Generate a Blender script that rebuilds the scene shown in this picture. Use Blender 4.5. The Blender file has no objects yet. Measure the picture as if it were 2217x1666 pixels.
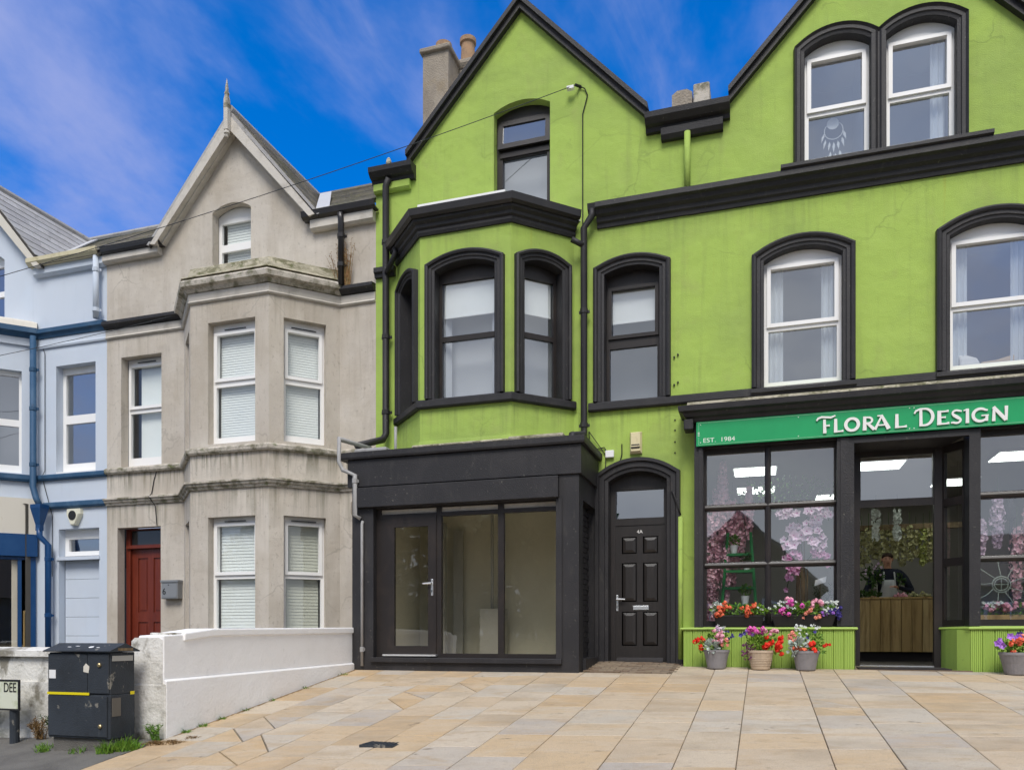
import bpy, bmesh, math, random
from mathutils import Vector, Matrix
from mathutils.geometry import tessellate_polygon
R = math.radians
random.seed(7)
scn = bpy.context.scene
COL = scn.collection

# ------------------------------------------------------------------ camera
cd = bpy.data.cameras.new('camera'); cam = bpy.data.objects.new('camera', cd); COL.objects.link(cam)
cam.location = (0, -11, 0.55); cam.rotation_euler = (R(90), 0, R(17.6))
cd.sensor_width = 36; cd.lens = 27.72; cd.shift_y = 0.244; cd.clip_end = 3000; cd.clip_start = .05
scn.camera = cam
cy = scn.cycles; cy.max_bounces = 7; cy.diffuse_bounces = 3; cy.glossy_bounces = 3; cy.transmission_bounces = 3; cy.transparent_max_bounces = 12; cy.use_adaptive_sampling = True; cy.adaptive_threshold = .025
# ------------------------------------------------------------------ exposure
vs = scn.view_settings
vs.view_transform = 'Standard'; vs.look = 'None'; vs.gamma = 1; vs.use_curve_mapping = False; vs.exposure = 1.03
# ------------------------------------------------------------------ sun
SUN_EL, SUN_AZ = 52, 170            # elevation, compass azimuth (0 = +Y, 90 = +X)
sd = bpy.data.lights.new('sun', 'SUN'); sun = bpy.data.objects.new('sun', sd); COL.objects.link(sun)
sd.energy = 1.5; sd.angle = R(26); sd.color = (1, .95, .87)
sdir = Vector((math.sin(R(SUN_AZ))*math.cos(R(SUN_EL)), math.cos(R(SUN_AZ))*math.cos(R(SUN_EL)), math.sin(R(SUN_EL))))
sun.rotation_euler = sdir.to_track_quat('Z', 'Y').to_euler(); sun.location = (-6, -20, 25)
# ------------------------------------------------------------------ sky: Nishita blue with thin cloud ahead and unseen pale banks placed for light
w = bpy.data.worlds.new('World'); scn.world = w; w.use_nodes = True
w.cycles.sampling_method = 'MANUAL'; w.cycles.sample_map_resolution = 256
nt = w.node_tree; nt.nodes.clear()
def N(t, **k):
    n = nt.nodes.new(t)
    for a, b in k.items(): setattr(n, a, b)
    return n
out = N('ShaderNodeOutputWorld'); bg = N('ShaderNodeBackground'); nt.links.new(bg.outputs[0], out.inputs[0])
sky = N('ShaderNodeTexSky', sky_type='NISHITA', sun_disc=False)
sky.sun_elevation = R(SUN_EL); sky.sun_rotation = R(SUN_AZ); sky.air_density = 1.0; sky.dust_density = .3; sky.ozone_density = 3
gain = N('ShaderNodeMix', data_type='RGBA', blend_type='MULTIPLY'); gain.inputs[0].default_value = 1
gain.inputs[7].default_value = (.0, .64, 1.36, 1); nt.links.new(sky.outputs[0], gain.inputs[6])
tc = N('ShaderNodeTexCoord'); sep = N('ShaderNodeSeparateXYZ'); nt.links.new(tc.outputs['Generated'], sep.inputs[0])
den = N('ShaderNodeMath', operation='ADD'); den.inputs[1].default_value = .35; nt.links.new(sep.outputs[2], den.inputs[0])
dv = N('ShaderNodeVectorMath', operation='DIVIDE'); cmb = N('ShaderNodeCombineXYZ')
for i in range(3): nt.links.new(den.outputs[0], cmb.inputs[i])
nt.links.new(tc.outputs['Generated'], dv.inputs[0]); nt.links.new(cmb.outputs[0], dv.inputs[1])
def cloud(vec, loc, rot, scl, scale, detail, rough, dist, lo, hi, amt):
    mp = N('ShaderNodeMapping'); mp.inputs['Location'].default_value = loc; mp.inputs['Rotation'].default_value = (0, 0, R(rot)); mp.inputs['Scale'].default_value = scl
    nt.links.new(vec, mp.inputs[0])
    nz = N('ShaderNodeTexNoise'); nz.inputs['Scale'].default_value = scale; nz.inputs['Detail'].default_value = detail; nz.inputs['Roughness'].default_value = rough; nz.inputs['Distortion'].default_value = dist
    nt.links.new(mp.outputs[0], nz.inputs['Vector'])
    rp = N('ShaderNodeMapRange', interpolation_type='SMOOTHSTEP'); rp.inputs[1].default_value = lo; rp.inputs[2].default_value = hi; rp.inputs[3].default_value = 0; rp.inputs[4].default_value = amt
    nt.links.new(nz.outputs[0], rp.inputs[0]); return rp.outputs[0]
def over(cur, fac, col):
    mx = N('ShaderNodeMix', data_type='RGBA'); nt.links.new(fac, mx.inputs[0]); nt.links.new(cur, mx.inputs[6]); mx.inputs[7].default_value = (*col, 1); return mx.outputs[2]
# thin lavender veil and finer wisps
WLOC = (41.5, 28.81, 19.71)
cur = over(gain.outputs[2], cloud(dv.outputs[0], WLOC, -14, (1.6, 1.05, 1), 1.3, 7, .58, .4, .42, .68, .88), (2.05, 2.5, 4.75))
cur = over(cur, cloud(dv.outputs[0], (5.2, 2.2, 1), -8, (3.0, 1.2, 1), 1.9, 6, .6, .8, .50, .82, .35), (3.1, 3.2, 4.6))
# pale grey cloud banks placed unseen behind and right to brighten walls and panes
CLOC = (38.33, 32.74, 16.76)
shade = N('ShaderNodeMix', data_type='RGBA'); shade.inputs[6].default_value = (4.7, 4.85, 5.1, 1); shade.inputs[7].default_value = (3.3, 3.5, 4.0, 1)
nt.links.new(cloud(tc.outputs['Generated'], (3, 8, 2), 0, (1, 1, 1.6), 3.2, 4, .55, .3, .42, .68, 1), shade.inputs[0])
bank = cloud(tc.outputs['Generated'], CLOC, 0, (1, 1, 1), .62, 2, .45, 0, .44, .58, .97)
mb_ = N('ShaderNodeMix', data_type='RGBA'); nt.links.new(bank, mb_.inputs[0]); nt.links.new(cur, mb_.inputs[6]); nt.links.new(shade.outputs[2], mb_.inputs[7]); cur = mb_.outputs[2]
hz = N('ShaderNodeMapRange', interpolation_type='SMOOTHSTEP'); hz.inputs[1].default_value = .34; hz.inputs[2].default_value = 0; hz.inputs[3].default_value = 0; hz.inputs[4].default_value = .95
nt.links.new(sep.outputs[2], hz.inputs[0]); cur = over(cur, hz.outputs[0], (3.6, 3.9, 4.5))
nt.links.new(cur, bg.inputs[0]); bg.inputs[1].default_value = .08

# ================================================================== helpers
MATS = {}
def mat(name, c, rough=.8, layers=(), bump=0, bscale=60, spec=.35, metal=0, rnd=None, emit=0, coat=0, bump2=0, b2scale=3, shift=0, cracks=None):
    """layers: (colour, scale xyz, lo, hi, amount[, zlo, zhi]) noise overlays; rnd: list of colours picked per object"""
    m = bpy.data.materials.new(name); m.use_nodes = True; t = m.node_tree; n = t.nodes; l = t.links
    b = n['Principled BSDF']; b.inputs['Roughness'].default_value = rough; b.inputs['Specular IOR Level'].default_value = spec; b.inputs['Metallic'].default_value = metal
    b.inputs['Coat Weight'].default_value = coat
    tc = n.new('ShaderNodeTexCoord'); vec = tc.outputs['Object']
    oi = n.new('ShaderNodeObjectInfo')
    if shift:
        mu = n.new('ShaderNodeMath'); mu.operation = 'MULTIPLY'; mu.inputs[1].default_value = shift; l.new(oi.outputs['Random'], mu.inputs[0])
        ad = n.new('ShaderNodeVectorMath'); ad.operation = 'ADD'; l.new(vec, ad.inputs[0]); l.new(mu.outputs[0], ad.inputs[1]); vec = ad.outputs[0]
    if rnd:
        r = n.new('ShaderNodeValToRGB'); r.color_ramp.interpolation = 'CONSTANT'; e = r.color_ramp.elements
        e[0].color = (*rnd[0], 1); e[1].color = (*rnd[1], 1); e[1].position = 1/len(rnd)
        for i in range(2, len(rnd)): x = e.new(i/len(rnd)); x.color = (*rnd[i], 1)
        l.new(oi.outputs['Random'], r.inputs[0]); cur = r.outputs[0]
    else:
        g = n.new('ShaderNodeRGB'); g.outputs[0].default_value = (*c, 1); cur = g.outputs[0]
    for L in layers:
        col, sc, lo, hi, amt = L[:5]
        mpn = n.new('ShaderNodeMapping'); mpn.inputs['Scale'].default_value = sc; l.new(vec, mpn.inputs[0])
        no = n.new('ShaderNodeTexNoise'); no.inputs['Scale'].default_value = 1; no.inputs['Detail'].default_value = 2 if max(sc) > 20 else 4.5; no.inputs['Roughness'].default_value = .62; no.inputs['Distortion'].default_value = .25
        l.new(mpn.outputs[0], no.inputs['Vector'])
        mr = n.new('ShaderNodeMapRange'); mr.inputs[1].default_value = lo; mr.inputs[2].default_value = hi; mr.inputs[4].default_value = amt; l.new(no.outputs[0], mr.inputs[0]); f = mr.outputs[0]
        if len(L) > 5:
            sp = n.new('ShaderNodeSeparateXYZ'); l.new(tc.outputs['Object'], sp.inputs[0])
            ml = None
            m1 = n.new('ShaderNodeMapRange'); m1.inputs[1].default_value = L[5]; m1.inputs[2].default_value = L[6]; l.new(sp.outputs[2], m1.inputs[0])
            m2 = n.new('ShaderNodeMath'); m2.operation = 'LESS_THAN'; m2.inputs[1].default_value = max(L[5], L[6])+.01; l.new(sp.outputs[2], m2.inputs[0])
            ml = n.new('ShaderNodeMath'); ml.operation = 'MULTIPLY'; l.new(f, ml.inputs[0]); l.new(m1.outputs[0], ml.inputs[1])
            mm = n.new('ShaderNodeMath'); mm.operation = 'MULTIPLY'; l.new(ml.outputs[0], mm.inputs[0]); l.new(m2.outputs[0], mm.inputs[1]); f = mm.outputs[0]
        k = n.new('ShaderNodeMix'); k.data_type = 'RGBA'; l.new(f, k.inputs[0]); l.new(cur, k.inputs[6]); k.inputs[7].default_value = (*col, 1); cur = k.outputs[2]
    if cracks:
        wn = n.new('ShaderNodeTexNoise'); wn.inputs['Scale'].default_value = 2.2; wn.inputs['Detail'].default_value = 5; l.new(vec, wn.inputs['Vector'])
        wa = n.new('ShaderNodeMix'); wa.data_type = 'RGBA'; wa.blend_type = 'ADD'; wa.inputs[0].default_value = .55; l.new(vec, wa.inputs[6]); l.new(wn.outputs['Color'], wa.inputs[7])
        vo = n.new('ShaderNodeTexVoronoi'); vo.feature = 'DISTANCE_TO_EDGE'; vo.inputs['Scale'].default_value = cracks[1]; l.new(wa.outputs[2], vo.inputs['Vector'])
        cr = n.new('ShaderNodeMapRange'); cr.inputs[1].default_value = .011; cr.inputs[2].default_value = .003; l.new(vo.outputs['Distance'], cr.inputs[0])
        km = n.new('ShaderNodeTexNoise'); km.inputs['Scale'].default_value = .9; km.inputs['Detail'].default_value = 2; l.new(vec, km.inputs['Vector'])
        kr = n.new('ShaderNodeMapRange'); kr.inputs[1].default_value = .50; kr.inputs[2].default_value = .62; kr.inputs[4].default_value = cracks[2]; l.new(km.outputs[0], kr.inputs[0])
        ku = n.new('ShaderNodeMath'); ku.operation = 'MULTIPLY'; l.new(cr.outputs[0], ku.inputs[0]); l.new(kr.outputs[0], ku.inputs[1])
        k = n.new('ShaderNodeMix'); k.data_type = 'RGBA'; l.new(ku.outputs[0], k.inputs[0]); l.new(cur, k.inputs[6]); k.inputs[7].default_value = (*cracks[0], 1); cur = k.outputs[2]
    l.new(cur, b.inputs['Base Color'])
    if emit:
        l.new(cur, b.inputs['Emission Color']); b.inputs['Emission Strength'].default_value = emit
    if bump or bump2:
        nrm = None
        for st, sc in ((bump, bscale), (bump2, b2scale)):
            if not st: continue
            no = n.new('ShaderNodeTexNoise'); no.inputs['Scale'].default_value = sc; no.inputs['Detail'].default_value = 2; l.new(vec, no.inputs['Vector'])
            bp = n.new('ShaderNodeBump'); bp.inputs['Strength'].default_value = st; bp.inputs['Distance'].default_value = .02 if sc > 20 else .12
            l.new(no.outputs[0], bp.inputs['Height'])
            if nrm: l.new(nrm, bp.inputs['Normal'])
            nrm = bp.outputs[0]
        l.new(nrm, b.inputs['Normal'])
    MATS[name] = m; return m
def glass(name, base, tint):
    m = bpy.data.materials.new(name); m.use_nodes = True; t = m.node_tree; n = t.nodes; l = t.links; n.clear()
    o = n.new('ShaderNodeOutputMaterial'); tr = n.new('ShaderNodeBsdfTransparent'); gl = n.new('ShaderNodeBsdfGlossy'); mi = n.new('ShaderNodeMixShader')
    tr.inputs[0].default_value = (*tint, 1); gl.inputs['Roughness'].default_value = .015; gl.inputs[0].default_value = (.96, .98, 1, 1)
    lw_ = n.new('ShaderNodeLayerWeight'); lw_.inputs[0].default_value = .5; fr = n.new('ShaderNodeMath'); fr.operation = 'POWER'; fr.inputs[1].default_value = 5; l.new(lw_.outputs['Facing'], fr.inputs[0])   # Schlick, same from both sides
    a = n.new('ShaderNodeMath'); a.operation = 'ADD'; a.inputs[1].default_value = base+.04; a.use_clamp = True
    tc = n.new('ShaderNodeTexCoord'); no = n.new('ShaderNodeTexNoise'); no.inputs['Scale'].default_value = 1.6; l.new(tc.outputs['Object'], no.inputs['Vector'])
    bp = n.new('ShaderNodeBump'); bp.inputs['Strength'].default_value = .045; bp.inputs['Distance'].default_value = .05; l.new(no.outputs[0], bp.inputs['Height']); l.new(bp.outputs[0], gl.inputs['Normal'])
    l.new(fr.outputs[0], a.inputs[0]); l.new(a.outputs[0], mi.inputs[0]); l.new(tr.outputs[0], mi.inputs[1]); l.new(gl.outputs[0], mi.inputs[2]); l.new(mi.outputs[0], o.inputs[0])
    MATS[name] = m
glass('glass_house', .30, (.90, .92, .93))
glass('glass_bay', .22, (.93, .95, .96))
glass('glass_shop', .22, (.92, .94, .95))
glass('glass_dark', .08, (.97, .96, .92))
glass('glass_blind', .05, (.95, .97, .96))
D1 = (.16, .26, .05)
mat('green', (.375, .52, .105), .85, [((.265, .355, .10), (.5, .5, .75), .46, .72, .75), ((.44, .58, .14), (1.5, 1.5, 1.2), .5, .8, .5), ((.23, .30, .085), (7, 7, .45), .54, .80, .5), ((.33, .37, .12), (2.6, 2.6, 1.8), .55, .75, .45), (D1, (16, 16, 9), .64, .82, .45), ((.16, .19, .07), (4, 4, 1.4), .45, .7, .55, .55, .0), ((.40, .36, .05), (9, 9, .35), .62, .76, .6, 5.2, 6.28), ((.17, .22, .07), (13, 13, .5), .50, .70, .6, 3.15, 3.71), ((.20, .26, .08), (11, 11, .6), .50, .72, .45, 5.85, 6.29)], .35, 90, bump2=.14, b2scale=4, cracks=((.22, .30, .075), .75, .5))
mat('green_board', (.35, .50, .10), .6, [((.16, .27, .05), (6, 6, .8), .55, .85, .45), ((.1, .14, .04), (30, 30, 20), .68, .8, .5)], .2, 60)
mat('black', (.021, .020, .022), .55, [((.040, .037, .038), (2.5, 2.5, 1.5), .45, .8, .8), ((.07, .064, .056), (12, 12, 4), .58, .80, .5), ((.15, .14, .12), (26, 26, 26), .69, .74, .55)], .25, 70, spec=.4)
mat('black_gloss', (.022, .02, .021), .32, [((.04, .034, .032), (3, 3, 2), .5, .8, .7)], .05, 60, spec=.5)
mat('brown_black', (.022, .018, .017), .4, [((.05, .037, .03), (5, 5, 3), .5, .8, .6)], .1, 80, spec=.4)
mat('black_door', (.024, .021, .02), .4, [((.036, .03, .028), (30, 30, 3), .45, .7, .6)], .12, 120, spec=.45)
mat('grey', (.635, .58, .505), .9, [((.47, .42, .36), (.6, .6, .5), .42, .72, .7), ((.36, .305, .24), (5, 5, .6), .50, .80, .5), ((.68, .63, .57), (1.6, 1.6, 1.1), .5, .8, .5), ((.13, .125, .075), (13, 13, .9), .46, .62, .9, 2.93, 3.37), ((.17, .16, .105), (11, 11, .6), .46, .70, .8, 2.1, 2.84), ((.17, .16, .1), (10, 10, .7), .55, .8, .6, 5.0, 5.76), ((.25, .21, .16), (24, 24, 14), .60, .78, .5), ((.20, .175, .12), (17, 17, .7), .55, .70, .4, 3.6, 6.0), ((.42, .36, .28), (1.1, 1.1, .7), .45, .68, .6)], .5, 110, bump2=.1, b2scale=5, cracks=((.36, .32, .27), .8, .5))
mat('grey_trim', (.57, .52, .45), .88, [((.15, .14, .085), (7, 7, 7), .43, .62, .9), ((.62, .58, .5), (2.5, 2.5, 2), .5, .8, .5), ((.10, .13, .03), (6, 6, 14), .58, .72, .8)], .5, 80)
mat('moss_cap', (.46, .42, .32), .95, [((.17, .16, .09), (4, 4, 9), .42, .6, .9), ((.62, .57, .42), (9, 9, 16), .52, .66, .8), ((.08, .10, .02), (11, 11, 8), .56, .7, .85)], .8, 50)
mat('pale_trim', (.60, .56, .50), .8, [((.36, .33, .28), (4, 4, 4), .48, .75, .7), ((.25, .22, .18), (20, 20, 6), .62, .8, .5)], .2, 60)
mat('blue', (.60, .66, .745), .82, [((.51, .575, .67), (.7, .7, .6), .45, .75, .6), ((.60, .70, .83), (2, 2, 1.5), .5, .8, .4), ((.40, .46, .52), (6, 6, .7), .6, .9, .35)], .3, 100)
mat('blue_trim', (.028, .085, .17), .6, [((.10, .17, .26), (4, 4, 4), .5, .75, .5), ((.02, .03, .05), (9, 9, 5), .6, .75, .7)], .2, 60)
mat('blue_gloss', (.008, .055, .17), .35, [((.03, .10, .24), (3, 3, 3), .5, .8, .5)], 0)
mat('cream', (.66, .62, .54), .7, [((.45, .40, .32), (4, 4, 1), .55, .85, .6), ((.25, .15, .06), (22, 22, 10), .7, .8, .7)], .1, 60)
mat('yellow_gutter', (.62, .56, .38), .75, [((.34, .28, .12), (6, 6, 6), .5, .75, .7), ((.7, .66, .5), (3, 3, 3), .5, .8, .5)], .2, 50)
mat('white_upvc', (.89, .88, .86), .35, [((.66, .62, .55), (8, 8, 8), .64, .88, .4)], 0, spec=.5)
mat('white_wall', (.92, .91, .90), .85, [((.82, .80, .78), (1.2, 1.2, 1.2), .45, .8, .6), ((.42, .40, .36), (9, 9, 6), .66, .82, .5)], .18, 34, bump2=.06, b2scale=6)
mat('dirty_white', (.76, .74, .69), .9, [((.45, .43, .38), (2, 2, 1.5), .42, .7, .7), ((.16, .14, .10), (3.5, 3.5, 3), .52, .64, .85), ((.09, .10, .05), (4, 4, 7), .50, .70, .8, .05, -.5)], .35, 40, bump2=.12, b2scale=6)
mat('slate', (.17, .165, .165), .7, [((.40, .39, .38), (3, 3, 3), .45, .75, .6), ((.11, .10, .07), (8, 8, 8), .55, .75, .6)], .3, 50, rnd=[(.42, .415, .41), (.36, .35, .345), (.46, .45, .44), (.39, .38, .37)], shift=30)
mat('mossy_slate', (.17, .165, .14), .9, [((.24, .22, .10), (9, 9, 9), .5, .7, .8), ((.07, .065, .05), (6, 6, 6), .5, .75, .7)], .5, 40, rnd=[(.24, .22, .19), (.17, .16, .14), (.20, .19, .14), (.28, .25, .20)], shift=30)
mat('roof_deck', (.06, .055, .05), .9)
mat('slab', (.5, .42, .33), .75, [((.55, .38, .20), (1.3, 2.8, 2), .51, .69, .62), ((.60, .50, .37), (2.4, 4.5, 2), .48, .70, .6), ((.44, .32, .19), (2.6, 5, 4), .55, .67, .5), ((.36, .28, .20), (14, 17, 9), .56, .70, .4), ((.30, .24, .18), (150, 150, 150), .48, .66, .6), ((.15, .12, .08), (4, 9, 7), .655, .71, .8), ((.30, .24, .17), (1.3, 1.3, 1), .48, .72, .5)], .35, 120,
    rnd=[(.57, .47, .34), (.54, .43, .30), (.52, .46, .37), (.59, .49, .36), (.58, .43, .26), (.52, .46, .38), (.57, .45, .31), (.60, .51, .39), (.57, .41, .24), (.55, .49, .40), (.58, .44, .28), (.47, .42, .36)], shift=60)
mat('joint', (.19, .155, .11), .95, [((.06, .055, .03), (5, 5, 5), .45, .7, .8)], .3, 60)
mat('asphalt', (.19, .18, .16), .95, [((.21, .20, .18), (120, 120, 120), .52, .7, .8), ((.07, .065, .06), (2, 2, 2), .45, .75, .6)], .8, 150)
mat('road', (.06, .06, .06), .95, [((.09, .09, .085), (60, 60, 60), .5, .7, .7)], .5, 90)
mat('soil', (.10, .08, .055), .95, [((.16, .14, .10), (20, 20, 20), .5, .7, .7), ((.06, .075, .02), (3, 3, 3), .5, .7, .7)], .6, 40)
mat('grassy', (.10, .13, .05), .95, [((.06, .09, .03), (.3, .3, .3), .4, .7, .7)])
mat('sett', (.25, .19, .13), .9, [((.14, .10, .07), (14, 14, 14), .5, .7, .7)], .5, 60, rnd=[(.26, .20, .14), (.21, .15, .10), (.29, .23, .16), (.23, .18, .13)])
mat('mahogany', (.14, .022, .010), .4, [((.22, .04, .018), (12, 12, 1.2), .45, .75, .7), ((.06, .010, .006), (30, 30, 2), .58, .8, .6)], .08, 60, spec=.45)
mat('dark_glazed', (.03, .03, .032), .1, spec=.6)
mat('lead', (.58, .58, .57), .5, [((.35, .35, .35), (9, 9, 9), .5, .75, .6)], .2, 40)
mat('terracotta', (.40, .25, .15), .9, [((.20, .15, .11), (6, 6, 6), .45, .7, .7), ((.45, .33, .18), (10, 10, 10), .55, .7, .6)], .4, 40)
mat('chimney', (.36, .31, .25), .95, [((.20, .17, .14), (1.5, 1.5, 1.2), .45, .7, .8), ((.30, .22, .12), (2.5, 2.5, 2), .55, .75, .6), ((.12, .11, .09), (9, 9, 5), .58, .75, .6)], .7, 40)
mat('pipe_grey', (.36, .355, .35), .5, [((.22, .21, .20), (14, 14, 5), .5, .75, .7)], .1, 50)
mat('pipe_rust', (.30, .26, .21), .7, [((.15, .12, .09), (14, 14, 6), .45, .7, .8)], .2, 50)
mat('steel', (.55, .55, .55), .3, metal=.9)
mat('chrome', (.75, .76, .77), .25, metal=.7)
mat('white_gloss', (.82, .82, .81), .3, spec=.5)
mat('blind', (.86, .88, .86), .7, [((.72, .76, .74), (2, 2, 2), .4, .8, .5)])
mat('blind_dull', (.60, .60, .52), .8)
mat('curtain', (.74, .78, .80), .85, [((.62, .66, .70), (9, 9, 1), .4, .7, .5)])
mat('room', (.36, .37, .40), .9)
mat('room_light', (.52, .54, .58), .9)
mat('room_dark', (.14, .125, .105), .9, [((.10, .09, .075), (.8, .8, .8), .4, .7, .6)])
mat('shop_wall_paint', (.36, .335, .30), .9)
mat('room_olive', (.68, .65, .53), .9, [((.56, .535, .43), (.8, .8, .8), .4, .7, .6)])
mat('room_pale', (.40, .39, .35), .85)
mat('sign_green', (.012, .34, .115), .35, [((.010, .28, .095), (1.5, 1.5, 1.5), .4, .7, .6)], 0, spec=.45)
mat('sign_line', (.30, .58, .36), .5)
mat('letter', (.82, .81, .78), .4)
mat('letter_green', (.78, .85, .76), .5)
mat('cabinet', (.030, .036, .044), .6, [((.045, .054, .066), (2, 2, 2), .4, .7, .8), ((.016, .017, .018), (3, 3, 3), .5, .72, .7), ((.24, .225, .19), (8, 8, 6), .63, .67, .85), ((.10, .10, .10), (30, 30, 4), .68, .78, .6)], .2, 60)
mat('tape', (.75, .62, .01), .4)
mat('brass', (.45, .36, .2), .35, metal=.8)
mat('plate_white', (.66, .68, .55), .5, [((.30, .36, .14), (7, 7, 5), .48, .68, .8)])
mat('print_black', (.02, .02, .02), .6)
mat('alarm_cream', (.70, .62, .38), .5, [((.50, .42, .22), (16, 16, 16), .5, .75, .5)])
mat('alarm_white', (.74, .72, .58), .5)
mat('grey_box', (.27, .28, .29), .35, metal=.2)
mat('pot_grey', (.25, .235, .24), .7, [((.19, .18, .18), (14, 14, 14), .45, .7, .6)], .2, 60)
mat('pot_beige', (.50, .39, .28), .75, [((.38, .29, .2), (12, 12, 12), .5, .75, .6)], .3, 40)
mat('planter', (.018, .016, .016), .5)
def leafmat(name, c, c2, sc=40):
    m = mat(name, c, .55, [(c2, (sc, sc, sc), .4, .65, 1)], spec=.3); return m
leafmat('leaf', (.07, .17, .02), (.15, .28, .03))
leafmat('leaf_dark', (.030, .07, .015), (.06, .12, .02))
leafmat('leaf_lime', (.20, .34, .03), (.10, .22, .02))
leafmat('silver_leaf', (.50, .56, .50), (.36, .44, .38))
leafmat('purple_leaf', (.11, .035, .09), (.24, .08, .16))
leafmat('dry_weed', (.30, .15, .06), (.22, .17, .06))
leafmat('dead_weed', (.16, .10, .04), (.28, .17, .07))
leafmat('grass', (.07, .17, .015), (.17, .28, .03), 20)
for nm, c, c2 in (('coral', (.82, .14, .06), (.90, .26, .14)), ('red', (.75, .025, .012), (.85, .07, .03)), ('pink', (.80, .34, .45), (.86, .52, .58)), ('magenta', (.68, .06, .40), (.80, .22, .55)),
                  ('white_fl', (.82, .84, .80), (.7, .75, .7)), ('violet', (.36, .14, .62), (.55, .28, .75)), ('navy_fl', (.05, .04, .22), (.12, .09, .35)), ('salmon', (.85, .30, .22), (.88, .45, .36)),
                  ('wisteria', (.85, .44, .54), (.92, .70, .73)), ('orchid', (.85, .60, .76), (.92, .82, .88)), ('orchid_dark', (.78, .32, .58), (.88, .58, .74)), ('cream_fl', (.42, .39, .18), (.58, .56, .32)), ('lime_fl', (.36, .38, .10), (.52, .54, .22)), ('lilac', (.70, .52, .68), (.8, .66, .76))):
    leafmat(nm, c, c2, 55)
mat('ladder_green', (.03, .20, .06), .5)
mat('bark', (.22, .16, .09), .9, [((.12, .08, .05), (30, 30, 3), .45, .65, .8)])
mat('counter_wood', (.36, .23, .09), .6, [((.20, .11, .035), (14, 14, 1.2), .45, .7, .8), ((.09, .045, .015), (9, 9, 7), .70, .76, .9)], .1, 60, rnd=[(.52, .35, .14), (.44, .29, .11), (.55, .39, .17), (.48, .32, .12)], shift=20)
mat('lamp_panel', (.88, .96, .88), .5, emit=2.4)
mat('floor_dark', (.05, .045, .04), .7)
mat('mat_dark', (.03, .025, .025), .95)
mat('skin', (.56, .30, .21), .55, [((.34, .14, .09), (20, 20, 20), .45, .7, .5)])
mat('navy_cloth', (.012, .014, .028), .9)
mat('apron', (.55, .56, .57), .9, [((.44, .45, .46), (12, 12, 12), .4, .7, .6)])
mat('hair', (.035, .02, .012), .7)
mat('brick_far', (.085, .045, .032), .9, [((.05, .028, .022), (3, 3, 8), .4, .7, .7)])
mat('roof_far', (.10, .085, .08), .8)
mat('feather', (.82, .84, .84), .8)
mat('cloth_white', (.78, .78, .76), .9); mat('cloth_tan', (.60, .44, .27), .9); mat('grey_ply', (.42, .41, .38), .8)

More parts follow.
